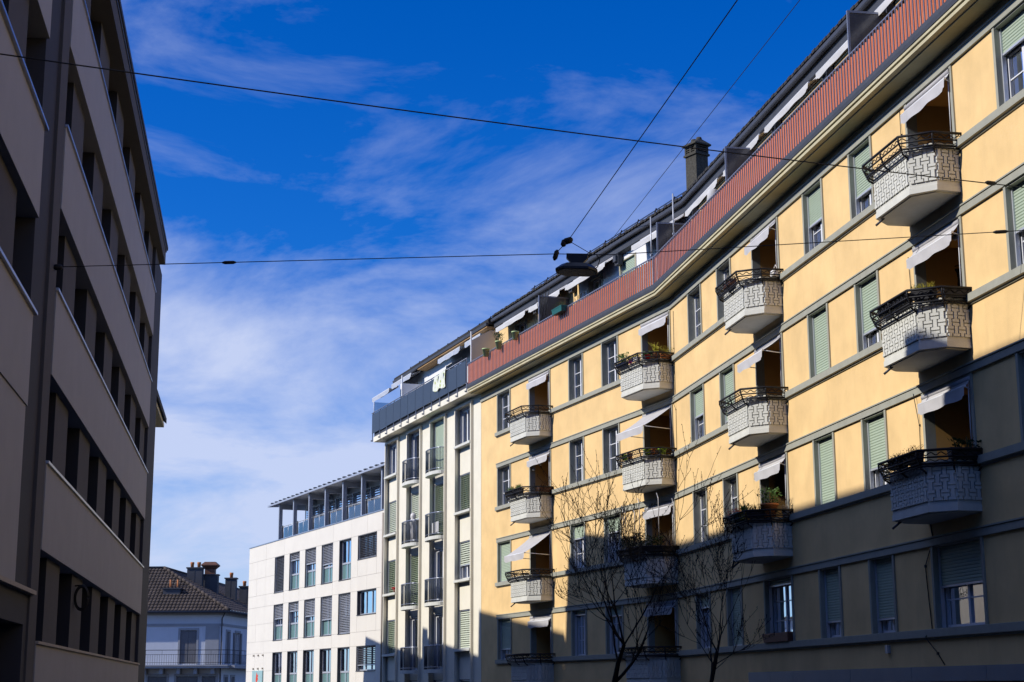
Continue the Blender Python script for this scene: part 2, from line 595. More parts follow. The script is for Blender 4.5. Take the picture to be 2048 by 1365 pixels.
# ------------------------------------------------------------------ ground
def ground():
    g = MB()
    g.quad((-600, -300, 0), (600, -300, 0), (600, 900, 0), (-600, 900, 0))
    structure(part('ground', g, 'earth'))
    s = MB()
    a = lambda u, o: FL.pt(-u, o)
    b0 = lambda u, o: (FB.pt(u - 43.9, o) if u < 43.9 else FA.pt(u - 43.9, o))
    L = [-40, 0, 43.9, 75]
    for u, v in zip(L, L[1:]):
        s.quad(*[p + Vector((0, 0, 0.004)) for p in (b0(u, 2.6), b0(v, 2.6), a(v, 2.0), a(u, 2.0))])
    structure(part('road', s, 'asphalt'))
    p = MB()
    for u, v in zip(L, L[1:]):
        for f, w, flip in ((b0, 2.6, 1), (a, 2.0, 0)):
            q = [f(u, -0.3), f(v, -0.3), f(v, w), f(u, w)]
            i = p.pts([x + Vector((0, 0, 0.0)) for x in q] + [x + Vector((0, 0, 0.12)) for x in q])
            for fc in ((4, 5, 6, 7), (0, 1, 5, 4), (1, 2, 6, 5), (2, 3, 7, 6), (3, 0, 4, 7)):
                p.face([i + k for k in fc])
    structure(part('pavement', p, 'paving'))
    k = MB()
    for u, v in zip(L, L[1:]):
        for f, w in ((b0, 2.6), (a, 2.0)):
            q = [f(u, w), f(v, w), f(v, w + 0.14), f(u, w + 0.14)]
            i = k.pts([x for x in q] + [x + Vector((0, 0, 0.125)) for x in q])
            for fc in ((4, 5, 6, 7), (0, 1, 5, 4), (1, 2, 6, 5), (2, 3, 7, 6), (3, 0, 4, 7)):
                k.face([i + j for j in fc])
    structure(part('kerb', k, 'kerb'))


ground()


# ------------------------------------------------------------------ window kit
def corrugated(mb, x0, x1, z0, z1, y, pitch=0.055, depth=0.012):
    n = max(2, int(round((z1 - z0) / pitch)))
    prof = []
    for k in range(n):
        za = z0 + (z1 - z0) * k / n
        h = (z1 - z0) / n
        prof += [(y - depth, za), (y, za + h * 0.25), (y, za + h * 0.8)]
    prof.append((y - depth, z1))
    i = mb.pts([p for yy, zz in prof for p in ((x0, yy, zz), (x1, yy, zz))])
    for k in range(len(prof) - 1):
        a = i + 2 * k
        mb.face((a + 1, a, a + 2, a + 3))


def slats(mb, x0, x1, z0, z1, y, pitch=0.08, tilt=35, w=0.075):
    n = max(1, int((z1 - z0) / pitch))
    c, s = math.cos(R(tilt)) * w / 2, math.sin(R(tilt)) * w / 2
    for k in range(n):
        z = z0 + (k + 0.5) * (z1 - z0) / n
        mb.quad((x0, y + c, z - s), (x1, y + c, z - s), (x1, y - c, z + s), (x0, y - c, z + s))
        mb.quad((x0, y - c, z + s - .004), (x1, y - c, z + s - .004), (x1, y + c, z - s - .004), (x0, y + c, z - s - .004))


def frame_mesh(x0, x1, z0, z1, y, t=0.055, d=0.06, sash=2, bars=2, thin=0.022, tilt=0.0):
    def mk():
        m = MB()
        m.box(x0, x0 + t, y - d, y, z0, z1)
        m.box(x1 - t, x1, y - d, y, z0, z1)
        m.box(x0 + t, x1 - t, y - d, y, z1 - t, z1)
        m.box(x0 + t, x1 - t, y - d, y, z0, z0 + t)
        w = (x1 - x0 - 2 * t) / sash
        for k in range(1, sash):
            xm = x0 + t + w * k
            m.box(xm - t * .7, xm + t * .7, y - d, y + .004, z0 + t, z1 - t)
        for k in range(sash):
            a, b = x0 + t + w * k, x0 + t + w * (k + 1)
            for j in range(1, bars + 1):
                zz = z0 + t + (z1 - z0 - 2 * t) * j / (bars + 1)
                m.box(a + (t * .7 if k else 0), b - (t * .7 if k < sash - 1 else 0), y - d * .7, y - d * .2, zz - thin / 2, zz + thin / 2)
        if tilt:
            # inner sash tipped into the room about its foot
            a, b = x0 + t * 1.2, x0 + t + w
            zl, zh = z0 + t, z1 - t * 1.2
            yy = lambda z: y - d * .8 - (z - zl) * tilt
            for (p, q) in ((a, a + .05), (b - .09, b - .04)):
                i = m.pts([(p, yy(zl), zl), (q, yy(zl), zl), (q, yy(zl) - .04, zl), (p, yy(zl) - .04, zl),
                           (p, yy(zh), zh), (q, yy(zh), zh), (q, yy(zh) - .04, zh), (p, yy(zh) - .04, zh)])
                for fc in ((0, 3, 2, 1), (4, 5, 6, 7), (0, 1, 5, 4), (1, 2, 6, 5), (2, 3, 7, 6), (3, 0, 4, 7)):
                    m.face([i + k for k in fc])
        return m
    return mk


def add_window(root, M, w, h, y=-0.17, side=0.08, sash=2, bars=2, frame='pvc', shutter=0.0, shut_mat='shutter', style='roller',
               surround='trim', surround_out=0.03, tilt=0.0, curtain=False, tilt_slat=35, low=0.0, head=0.03, t=0.055, pane='pane', key='', gap=0.0):
    """M: wall frame at the lower far.. near corner of the opening (x = 0..w, z = 0..h)"""
    k0 = (round(w, 3), round(h, 3), y, side, sash, bars, frame, tilt, low, head, t)
    fm = cached(('frame',) + k0, lambda: frame_mesh(side, w - side, 0.0, h - head, y, sash=sash, bars=bars, tilt=tilt, t=t)().mesh('window', frame))
    win = part('window', fm, None, root, rel(root, M))
    inner = w - 2 * side - 2 * t
    for k in range(sash):
        def mkp():
            m = MB()
            a = side + t + inner * k / sash
            b = side + t + inner * (k + 1) / sash
            m.quad((a + .01, y - .03, low + t), (b - .01, y - .03, low + t), (b - .01, y - .03, h - head - t), (a + .01, y - .03, h - head - t))
            return m.mesh('pane', pane)
        part('pane', cached(('pane', k, pane) + k0, mkp), None, win)
    if low:
        def mkl():
            m = MB()
            m.box(side + t, w - side - t, y - .04, y - .025, t, low - .03)
            return m.mesh('lower_pane', 'green_glass')
        part('lower_pane', cached(('lowp',) + k0, mkl), None, win)

        def mkt():
            m = MB()
            m.box(side + t, w - side - t, y - .05, y + .01, low - .04, low + .05)
            return m.mesh('transom', frame)
        part('transom', cached(('trans',) + k0, mkt), None, win)
    if surround:
        def mks():
            m = MB()
            m.box(0, side, y - .05, surround_out, 0, h)
            m.box(w - side, w, y - .05, surround_out, 0, h)
            m.box(side, w - side, y - .05, surround_out * .4, h - head, h)
            m.box(side, w - side, y - .05, -.004, -.02, 0.001)
            return m.mesh('surround', surround)
        part('surround', cached(('sur', surround, surround_out) + k0, mks), None, win)
    if shutter > 0:
        def mksh():
            m = MB()
            zb = h - head - (h - head) * shutter
            if style == 'roller':
                corrugated(m, side + .005, w - side - .005, zb + .03, h - head, y + .07)
            else:
                slats(m, side + .02, w - side - .02, zb + .03, h - head, y + .06, tilt=tilt_slat)
            return m.mesh('shutter', shut_mat)
        part('shutter', cached(('shut', shutter, shut_mat, style, tilt_slat) + k0, mksh), None, win)

        def mkr():
            m = MB()
            zb = h - head - (h - head) * shutter
            m.box(side + .005, w - side - .005, y + .045, y + .085, zb - .005, zb + .03)
            m.box(side, side + .03, y + .03, y + .10, 0, h - head)
            m.box(w - side - .03, w - side, y + .03, y + .10, 0, h - head)
            return m.mesh('shutter_rail', 'shutter_rail')
        part('shutter_rail', cached(('shr', shutter) + k0, mkr), None, win)
    if curtain:
        def mkc():
            m = MB()
            m.sheet(lambda s, tt: (side + .05 + (w - 2 * side - .1) * s, y - .14 + .025 * math.sin(s * 46) * (1 - .4 * tt), .02 + (h - head - .06) * tt), 40, 3)
            return m.mesh('curtain', 'curtain')
        part('curtain', cached(('cur',) + k0, mkc), None, win)
    return win


# ------------------------------------------------------------------ yellow apartment building
FLOOR = 2.78
SILL_B, SILL_T = 10.82, 10.975       # sill band of the top storey
HEAD_B, HEAD_T = 12.42, 12.58        # head band of the top storey
LOG_FLOOR = 10.12

yb = empty('apartment_building', FB.pt(-10, 0, 0))
tag(yb, 'long yellow apartment building with relief balconies, bent facade and red slatted roof terrace', 'building')

WINA = [(13.37, 14.82, (0, 0, 1.0, .75), (0, 1, 0, 0)), (6.56, 7.82, (0, 0, .33, .10), (0, 0, 0, 0)), (3.76, 5.07, (0, 0, .36, .2), (1, 1, 0, 0))]
WINB = [(-3.09, -1.75, (0, .52, 0, .25), (0, 0, 0, 0)), (-5.80, -4.54, (0, .92, 0, 1.0), (0, 0, 0, 0)),
        (-12.43, -11.17, (.55, 1.0, 1.0, .78), (0, 0, 0, 0)), (-15.20, -13.95, (.68, .74, .72, .82), (0, 0, 0, 0)),
        (-21.80, -20.51, (.34, .55, .5, .0), (0, 0, 0, 0)), (-24.62, -23.33, (.5, .8, .3, .6), (0, 0, 0, 0))]
LOGA = [(0.07, 2.07), (9.45, 11.50)]
LOGB = [(-9.50, -7.50), (-18.92, -16.87), (-28.3, -26.3)]
U_NEAR = -60.0
U_FAR = 16.64


def holes(wins, logs, rows_log):
    hs = []
    for r in range(4):
        dz = -FLOOR * r
        for w in wins:
            hs.append((w[0], w[1], SILL_T + dz, HEAD_B + dz))
        for l in logs:
            if r in rows_log:
                hs.append((l[0], l[1], LOG_FLOOR + dz, HEAD_B + dz))
            else:
                hs.append((l[0], l[1], SILL_T + dz, HEAD_B + dz))
    return hs


hA = holes(WINA, LOGA, (0, 1, 2, 3))
hB = holes(WINB, LOGB, (0, 1, 2))
wa = MB(); wall_with_holes(wa, 0.0, U_FAR, 0, 13.0, hA, 0.17)
part('wall', wa, 'yellow', yb, rel(yb, FA.M))
wb = MB(); wall_with_holes(wb, U_NEAR, 0.0, 0, 13.0, hB, 0.17)
part('wall', wb, 'yellow', yb, rel(yb, FB.M))

# dim rooms behind the wall
core = MB()
sweep(core, run(U_NEAR, U_FAR), [(-1.75, 0.05), (-1.75, 12.9), (-9, 12.9), (-9, 0.05)])
sweep(core, run(U_NEAR, U_FAR), [(-0.02, 12.75), (-0.02, 12.95), (-1.8, 12.95), (-1.8, 12.75)])
part('room_core', core, 'room', yb, rel(yb, Matrix.Identity(4)))
sl = MB()
for r in range(4):
    z = 10.05 - FLOOR * r
    sweep(sl, run(U_NEAR, U_FAR), [(-0.19, z - .2), (-0.19, z), (-1.75, z), (-1.75, z - .2)])
part('floor_slab', sl, 'room', yb, rel(yb, Matrix.Identity(4)))

# string courses
for r in range(4):
    dz = -FLOOR * r
    b = MB()
    e = 0.05
    sweep(b, run(U_NEAR, U_FAR - 1.8 if r else U_FAR - .02), [(0.001, HEAD_B + dz), (e, HEAD_B + dz), (e, HEAD_T - .035 + dz), (e - .018, HEAD_T - .03 + dz), (e + .02, HEAD_T - .025 + dz), (e + .02, HEAD_T + dz), (0.001, HEAD_T + .01 + dz)])
    part('head_band', b, 'trim', yb, rel(yb, Matrix.Identity(4)))
    breaks = [U_NEAR] + [x for l in sorted(LOGB) for x in ((l[0] - .03, l[1] + .03) if r < 3 else ())] + [x for l in LOGA for x in (l[0] - .0, l[1] + .03)] + [14.9]
    for a, c in zip(breaks[::2], breaks[1::2]):
        s = MB()
        sweep(s, run(a, c), [(0.001, SILL_B + dz - .03), (.03, SILL_B + dz - .03), (.03, SILL_B + dz), (.085, SILL_B + dz + .01), (.085, SILL_T + dz - .012), (0.001, SILL_T + dz)])
        part('sill_band', s, 'trim', yb, rel(yb, Matrix.Identity(4)))

# windows
random.seed(3)
for wins, F in ((WINA, FA), (WINB, FB)):
    for (a, b_, sh, ti) in wins:
        for r in range(4):
            z0 = SILL_T - FLOOR * r
            add_window(yb, F.M @ T((a, 0, z0)), b_ - a, HEAD_B - SILL_T, shutter=sh[r], tilt=0.14 if ti[r] else 0.0,
                       curtain=(sh[r] < .8 and random.random() < .45), sash=2)
for k, l in enumerate(LOGB[:2]):
    add_window(yb, FB.M @ T((l[0], 0, SILL_T - 3 * FLOOR)), l[1] - l[0], HEAD_B - SILL_T, shutter=(.10, .50)[k], sash=2, bars=2, curtain=(k == 1))
add_window(yb, FB.M @ T((LOGB[2][0], 0, SILL_T - 3 * FLOOR)), 2.0, HEAD_B - SILL_T, shutter=.3)


# loggias and balconies
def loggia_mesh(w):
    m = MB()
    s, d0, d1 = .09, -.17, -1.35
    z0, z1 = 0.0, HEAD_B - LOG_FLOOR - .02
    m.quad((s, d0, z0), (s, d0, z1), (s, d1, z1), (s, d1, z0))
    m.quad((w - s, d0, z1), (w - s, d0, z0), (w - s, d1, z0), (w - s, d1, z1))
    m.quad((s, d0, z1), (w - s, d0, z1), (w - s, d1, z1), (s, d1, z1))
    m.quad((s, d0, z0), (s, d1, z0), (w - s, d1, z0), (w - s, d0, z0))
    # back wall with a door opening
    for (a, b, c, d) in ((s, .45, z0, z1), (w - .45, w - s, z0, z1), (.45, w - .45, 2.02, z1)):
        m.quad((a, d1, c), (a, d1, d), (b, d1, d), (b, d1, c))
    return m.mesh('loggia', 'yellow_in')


def jamb_mesh(w):
    m = MB()
    z1 = HEAD_B - LOG_FLOOR
    m.box(0, .09, -.171, .03, .86, z1)
    m.box(w - .09, w, -.171, .03, .86, z1)
    m.box(.09, w - .09, -.171, .012, z1 - .05, z1)
    return m.mesh('surround', 'trim')


HALF = 1.10
PLAN = [(-HALF + .055, 0.0), (-HALF - .015, .46), (-.77, .82), (.74, .82), (HALF, .44), (HALF, 0.0)]   # near side first, its shape flared so grazing sun lights it


def inset(poly, d):
    c = Vector((0, .35))
    return [tuple(Vector(p) + (c - Vector(p)).normalized() * d) if p[1] > .01 else (p[0] * (1 - d / HALF), p[1]) for p in poly]


def balcony_mesh():
    m = MB()
    outer = [(x, y) for x, y in PLAN]
    inn = inset(outer, .12)
    H = .86
    big = [(x * 1.012, y + (.012 if y > .01 else 0)) for x, y in outer]
    # slab with a slightly proud foot band
    m.prism(list(reversed(big)), 0.0, .10)
    m.prism(list(reversed(outer)), .10, .16)
    soff = inset(outer, .10)
    m.prism(list(reversed(soff)), -.018, 0.0)
    # parapet
    n = len(outer)
    a = m.pts([(x, y, .16) for x, y in outer] + [(x, y, H - .07) for x, y in outer] + [(x, y, .16) for x, y in inn] + [(x, y, H) for x, y in inn])
    for k in range(n - 1):
        m.face((a + k + 1, a + k, a + n + k, a + n + k + 1))
        m.face((a + 2 * n + k, a + 2 * n + k + 1, a + 3 * n + k + 1, a + 3 * n + k))
    cap = [(x * 1.01, y + (.014 if y > .01 else 0)) for x, y in outer]
    b = m.pts([(x, y, H - .07) for x, y in cap] + [(x, y, H) for x, y in cap] + [(x, y, H) for x, y in inn] + [(x, y, H - .07) for x, y in outer])
    for k in range(n - 1):
        m.face((b + k + 1, b + k, b + n + k, b + n + k + 1))
        m.face((b + n + k + 1, b + n + k, b + 2 * n + k, b + 2 * n + k + 1))
        m.face((b + k, b + k + 1, b + 3 * n + k + 1, b + 3 * n + k))
    return m.mesh('balcony', 'balcony')


def relief_mesh():
    m = MB()
    px, pz, th = .236, .252, .028
    fw_, fh, ww = .137, .047, .062
    for k in range(len(PLAN) - 1):
        p, q = Vector(PLAN[k]), Vector(PLAN[k + 1])
        ln = (q - p).length
        d = (q - p) / ln
        nrm = Vector((-d.y, d.x))
        cnt = max(1, int(round(ln / (px / 2))))
        stp = ln / cnt
        sc = stp / (px / 2)

        def blk(s0, s1, z0, z1):
            s0, s1 = max(s0, .004), min(s1, ln - .004)
            if s1 - s0 < .008 or z1 - z0 < .008: return
            P = [p + d * s0, p + d * s1]
            i = m.pts([(P[0].x, P[0].y, z0), (P[1].x, P[1].y, z0), (P[1].x, P[1].y, z1), (P[0].x, P[0].y, z1)] +
                      [((P[j] + nrm * th).x, (P[j] + nrm * th).y, zz) for j, zz in ((0, z0), (1, z0), (1, z1), (0, z1))])
            for fc in ((4, 5, 6, 7), (0, 1, 5, 4), (1, 2, 6, 5), (2, 3, 7, 6), (3, 0, 4, 7)):
                m.face([i + j for j in fc])
        for c in range(cnt):
            s = (c + .5) * stp
            off = 0 if (c % 2 == 0) else pz / 2
            for r in range(-1, 4):
                z = .30 + off + r * pz
                zl, zh = max(z - .116, .185), min(z + .116, .775)
                if zh - zl < .03: continue
                lo = lambda a_, b_: (max(a_, .185), min(b_, .775))
                for a_, b_, w_ in ((z - .116, z - .116 + fh, fw_), (z + .116 - fh, z + .116, fw_), (z - .069, z + .069, ww)):
                    a2, b2 = lo(a_, b_)
                    blk(s - w_ * sc / 2, s + w_ * sc / 2, a2 + (0 if w_ == fw_ else -.001), b2 + (0 if w_ == fw_ else .001))
    return m.mesh('relief', 'balcony')


def railing_mesh():
    m = MB()
    H = .86
    top = [(-HALF - .10, .0), (-HALF - .11, .54), (-.86, 1.02), (.78, 1.02), (HALF + .10, .54), (HALF + .10, .0)]
    mid = [(x * .985, y * .985) for x, y in top]
    low = [(x * .955, y * .945) for x, y in top]
    foot = [(x, y + .016) for x, y in PLAN]

    def bar(pl, z, r):
        m.tube([(x, y, z) for x, y in pl], r, 5)
    bar(top, 1.02, .026)
    bar(mid, .90, .017)
    bar(low, .80, .022)
    bar(low, .755, .014)

    def wave(pl, zc, amp, r):
        path = []
        tot = 0
        for p, q in zip(pl, pl[1:]):
            p, q = Vector(p), Vector(q)
            ln = (q - p).length
            n = max(4, int(ln / .022))
            for i in range(n):
                t = i / n
                pt = p.lerp(q, t)
                path.append((pt.x, pt.y, zc + amp * math.sin((tot + ln * t) / .17 * 2 * math.pi)))
            tot += ln
        m.tube(path, r, 4, caps=False)
    wave(mid, .957, .024, .010)
    wave(low, .850, .016, .008)
    # brackets
    for k, (a, b, c, f) in enumerate(zip(top, mid, low, foot)):
        fx, fy = f
        if k in (0, 5):
            fy = .03
        for dx in ((0,) if k not in (2, 3) else (0,)):
            m.tube([(a[0], a[1], 1.02), (b[0] * 1.01, b[1] * 1.02, .95), (b[0], b[1], .90), (c[0] * 1.01, c[1] * 1.0, .80), (c[0] * .985, c[1] * .965, .72), (fx, fy, .675), (fx, fy, .64)], .018, 5)
    for s in (-.04,):
        m.tube([(s, 1.02, 1.02), (s, 1.02, .95), (s, .99, .87), (s, .97, .78), (s, .90, .71), (s, .836, .675), (s, .836, .64)], .018, 5)
    # scrolls at the wall ends
    for sx in (-1, 1):
        m.tube([(sx * (HALF + .10), .02 + .05 * math.cos(t), .955 + .05 * math.sin(t)) for t in [i * .5 for i in range(13)]], .007, 4)
        m.tube([(sx * (HALF + .10), .0, 1.02), (sx * (HALF + .10), .0, .80)], .012, 4)
    return m.mesh('railing', 'iron')


def spout_mesh():
    m = MB()
    m.tube([(.62, .72, -.01), (.70, .86, -.14)], .022, 6)
    return m.mesh('drain_spout', 'zinc')


BAL, REL, RAIL, SPOUT = balcony_mesh(), relief_mesh(), railing_mesh(), spout_mesh()


def awning(root, F, u0, u1, ztop, out, drop, val=.20, mat='fabric', y0=.02, wavy=.012, arms=True, stripes=0, name='awning', lower=0.0):
    """fabric from the cassette at the wall (y0, ztop) down to the front bar (out, ztop - drop)"""
    w = u1 - u0
    m = MB()
    th = .006

    def cloth(s, t):
        y = y0 + (out - y0) * t
        return (w * s, y, -drop * t - .03 * math.sin(math.pi * t) + .006 * math.sin(s * 9 + t * 3))

    def valance(s, t):
        sc = .010 * math.sin(s * 2.7 + u0) * math.sin(s * math.pi * max(2, round(w / .55)))
        edge = val * (1 - .22 * (1 if (s < .03 or s > .97) else 0))
        return (w * s, out + .012 + wavy * math.sin(s * 17 + 2 * t) * t + .01, -drop - .01 - (edge + sc - .0) * t)
    if stripes:
        n = int(w / .085)
        for k in range(n):
            m.slot = k % 2
            a, b = k / n, (k + 1) / n
            m.sheet(lambda s, t: cloth(a + (b - a) * s, t), 1, 3)
            m.sheet(lambda s, t: valance(a + (b - a) * s, t), 1, 2)
        o = part(name, m, [mat, 'stripe'], root, rel(root, F.M @ T((u0, 0, ztop))))
    else:
        m.sheet(cloth, 10, 4)
        m.sheet(valance, 36, 3)
        o = part(name, m, mat, root, rel(root, F.M @ T((u0, 0, ztop))))
    b = MB()
    b.tube([(0, out, -drop), (w, out, -drop)], .022, 6)
    part('front_bar', b, 'pvc', o)
    c = MB()
    c.tube([(-.01, y0, 0.0), (w + .01, y0, 0.0)], .045, 8)
    part('roller', c, 'fabric', o)
    if arms:
        for x in (.03, w - .03):
            a = MB()
            a.tube([(x, y0, -drop - .05), (x, out, -drop)], .012, 5)
            part('arm', a, 'pvc', o)
        a = MB()
        a.tube([(.05, y0 + .02, -.05), (.05, y0 + .03, -1.25)], .010, 4)
        part('crank_rod', a, 'pvc', o)
    return o


AWN = {('A', 1): [(.12, .13), (.12, .13), (.98, .70), (.12, .14)], ('A', 0): [(.11, .13), (.92, .60), (.10, .10), (.14, .14)],
       ('B', 0): [(.20, .18), (.48, .34), (.16, .17), None], ('B', 1): [(.12, .15), (.17, .20), (.12, .14), None], ('B', 2): [(.16, .16), (.2, .2), (.2, .17), None]}
for tagk, F, logs in (('A', FA, LOGA), ('B', FB, LOGB)):
    for i, (a, b_) in enumerate(logs):
        w = b_ - a
        for r in range(4 if tagk == 'A' else 3):
            z = LOG_FLOOR - FLOOR * r
            M = F.M @ T((a, 0, z))
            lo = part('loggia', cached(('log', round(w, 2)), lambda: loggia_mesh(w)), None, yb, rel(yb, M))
            part('surround', cached(('jamb', round(w, 2)), lambda: jamb_mesh(w)), None, lo)

            def door():
                return frame_mesh(.45, w - .45, 0.03, 2.0, -1.37, sash=2, bars=1)().mesh('balcony_door', 'pvc')
            part('balcony_door', cached(('door', round(w, 2)), door), None, lo)

            def dp():
                m = MB()
                m.quad((.5, -1.40, .05), (w - .5, -1.40, .05), (w - .5, -1.40, 1.98), (.5, -1.40, 1.98))
                return m.mesh('pane', 'pane')
            part('pane', cached(('dpane', round(w, 2)), dp), None, lo)
            c = (a + b_) / 2
            ba = part('balcony', BAL, None, yb, rel(yb, F.M @ T((c, 0, z - .07))))
            part('relief', REL, None, ba)
            part('railing', RAIL, None, ba)
            if tagk == 'B' or i == 1:
                part('drain_spout', SPOUT, None, ba)
            aw = AWN[(tagk, i)][r]
            if aw:
                awning(yb, F, a + .06, b_ - .06, HEAD_B - .09 - FLOOR * r, aw[0], aw[1])

# cornice, terrace slab, fence
cor = MB()
sweep(cor, run(U_NEAR, U_FAR + .1), [(0.0, 12.76), (.42, 12.78), (.50, 12.80), (.50, 12.865), (.475, 12.87), (.475, 12.885), (.53, 12.89), (.53, 12.945), (0.0, 12.945)])
part('cornice', cor, 'cream_stone', yb, rel(yb, Matrix.Identity(4)))
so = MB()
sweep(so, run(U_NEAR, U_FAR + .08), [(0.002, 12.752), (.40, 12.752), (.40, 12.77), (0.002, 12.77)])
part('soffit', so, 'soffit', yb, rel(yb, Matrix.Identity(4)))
ter = MB()
sweep(ter, run(U_NEAR, U_FAR + .1), [(-.9, 12.947), (.545, 12.947), (.555, 13.03), (.545, 13.125), (.44, 13.125), (.44, 13.05), (-.9, 13.05)])
part('terrace_edge', ter, 'slate', yb, rel(yb, Matrix.Identity(4)))
fence = MB()
sweep(fence, run(-27, U_FAR + .2), [(.485, 13.935), (.525, 13.935), (.525, 13.962), (.485, 13.962)])
sweep(fence, run(-27, U_FAR + .2), [(.49, 13.11), (.52, 13.11), (.52, 13.135), (.49, 13.135)])
PITCHF = .152


def fence_pts():
    u = -26.9
    while u < U_FAR + .15:
        yield u
        u += PITCHF


k = 0
posts = MB()
for u in fence_pts():
    F = FB if u < 0 else FA
    # thin balusters stand in front of the slats
    p = F.pt(u + PITCHF / 2, .528)
    d, n = F.d, F.n
    for hw, dep, z0, z1 in ((.012, .010, 13.06, 13.935),):
        q = [p - d * hw - n * dep, p + d * hw - n * dep, p + d * hw + n * dep, p - d * hw + n * dep]
        i = fence.pts([x + Vector((0, 0, z0)) for x in q] + [x + Vector((0, 0, z1)) for x in q])
        for fc in ((0, 1, 5, 4), (1, 2, 6, 5), (2, 3, 7, 6), (3, 0, 4, 7)):
            fence.face([i + j for j in fc])
fo = part('terrace_railing', fence, 'steel', yb, rel(yb, Matrix.Identity(4)))


def slat_mesh():
    m = MB()
    w = PITCHF * .68 / 2
    # a slightly rounded pressed-metal slat
    prof = [(-w, -.012), (-w * .8, .004), (0, .012), (w * .8, .004), (w, -.012)]
    i = m.pts([(x, y, z) for z in (0, .80) for x, y in prof])
    for j in range(4):
        m.face((i + j + 1, i + j, i + 5 + j, i + 6 + j), False)
    m.face((i, i + 4, i + 9, i + 5))
    m.face((i + 5, i + 6, i + 7, i + 8, i + 9))
    return m.mesh('slat', 'red')


SL = slat_mesh()
for u in fence_pts():
    F = FB if u < 0 else FA
    j = random.uniform(-.006, .006)
    part('slat', SL, None, fo, F.M @ T((u, .475 + j * .4, 13.115 + j)) @ Matrix.Rotation(random.uniform(-.03, .03), 4, 'Z'))

# attic storey behind the terrace
AT = -.70
attA = MB()
wall_with_holes(attA, 8.4, U_FAR, 13.0, 15.75, [(13.45, 14.75, 13.05, 15.15)], .15, AT)
part('attic_wall', attA, 'yellow', yb, rel(yb, FA.M))
attW = MB()
wall_with_holes(attW, -.0, 8.4, 13.0, 15.75, [(3.80, 5.10, 13.05, 15.18), (6.45, 7.65, 13.05, 15.15)], .15, AT)
part('attic_wall', attW, 'white', yb, rel(yb, FA.M))
attB = MB()
wall_with_holes(attB, U_NEAR, .1, 13.0, 15.75, [(a, a + 1.9, 13.05, 15.1) for a in (-3.4, -6.9, -10.9, -14.5, -18.5)], .15, AT)
part('attic_wall', attB, 'yellow', yb, rel(yb, FB.M))
add_window(yb, FA.M @ T((13.45, AT, 13.05)), 1.3, 2.1, bars=1, y=-.13)
add_window(yb, FA.M @ T((6.45, AT, 13.05)), 1.2, 2.1, bars=1, y=-.13)
add_window(yb, FA.M @ T((3.80, AT, 13.05)), 1.3, 2.13, bars=1, y=-.13, shutter=1.0, surround='attic_beige', side=.10, surround_out=.02)
for a in (-3.4, -6.9, -10.9, -14.5, -18.5):
    add_window(yb, FB.M @ T((a, AT, 13.05)), 1.9, 2.05, bars=0, y=-.13)
back = MB()
sweep(back, run(U_NEAR, U_FAR), [(-2.2, 12.96), (-2.2, 15.7), (-9, 15.7), (-9, 12.96)])
part('attic_core', back, 'room', yb, rel(yb, Matrix.Identity(4)))
roof = MB()
sweep(roof, run(U_NEAR, U_FAR - .1), [(-.66, 15.58), (-.50, 15.60), (-.46, 15.80), (-.50, 15.93), (-5.2, 18.3), (-9.8, 15.8), (-9.0, 15.6)])
ro = part('roof', roof, 'tile_dark', yb, rel(yb, Matrix.Identity(4)))
gut = MB()
sweep(gut, run(U_NEAR, U_FAR - .08), [(-.46, 15.62), (-.39, 15.62), (-.37, 15.65), (-.36, 15.73), (-.375, 15.745), (-.46, 15.745)])
part('gutter', gut, 'zinc', ro)
lip = MB()
u = -27.0
while u < U_FAR - .1:
    F = FB if u < 0 else FA
    for hw, o0, o1, z0, z1 in ((.10, -.62, -.41, 15.83, 15.905),):
        p0_ = F.pt(u, 0, 0)
        a = [p0_ + F.d * sx * hw + F.n * o for sx, o in ((-1, o0), (1, o0), (1, o1), (-1, o1))]
        zz = .012 * math.sin(u * 37)
        i = lip.pts([x + Vector((0, 0, z0 + zz)) for x in a] + [x + Vector((0, 0, z1 + zz + (.03 if j < 2 else 0))) for j, x in enumerate(a)])
        for fc in ((0, 3, 2, 1), (4, 5, 6, 7), (0, 1, 5, 4), (1, 2, 6, 5), (2, 3, 7, 6), (3, 0, 4, 7)):
            lip.face([i + j for j in fc])
    u += .24
tl = part('eave_tiles', lip, 'tile_dark', ro)
tl['kind'] = 'stuff'
guard = MB()
sweep(guard, run(-3.0, 13.2), [(-.78, 16.20), (-.77, 16.20), (-.77, 16.215), (-.78, 16.215)])
sweep(guard, run(-3.0, 13.2), [(-.74, 16.15), (-.73, 16.15), (-.73, 16.162), (-.74, 16.162)])
for k in range(13):
    u = -2.8 + k * 1.3
    F = FB if u < 0 else FA
    guard.tube([F.pt(u, -.66, 15.98), F.pt(u, -.76, 16.24)], .022, 5)
part('snow_guard', guard, 'iron', ro)
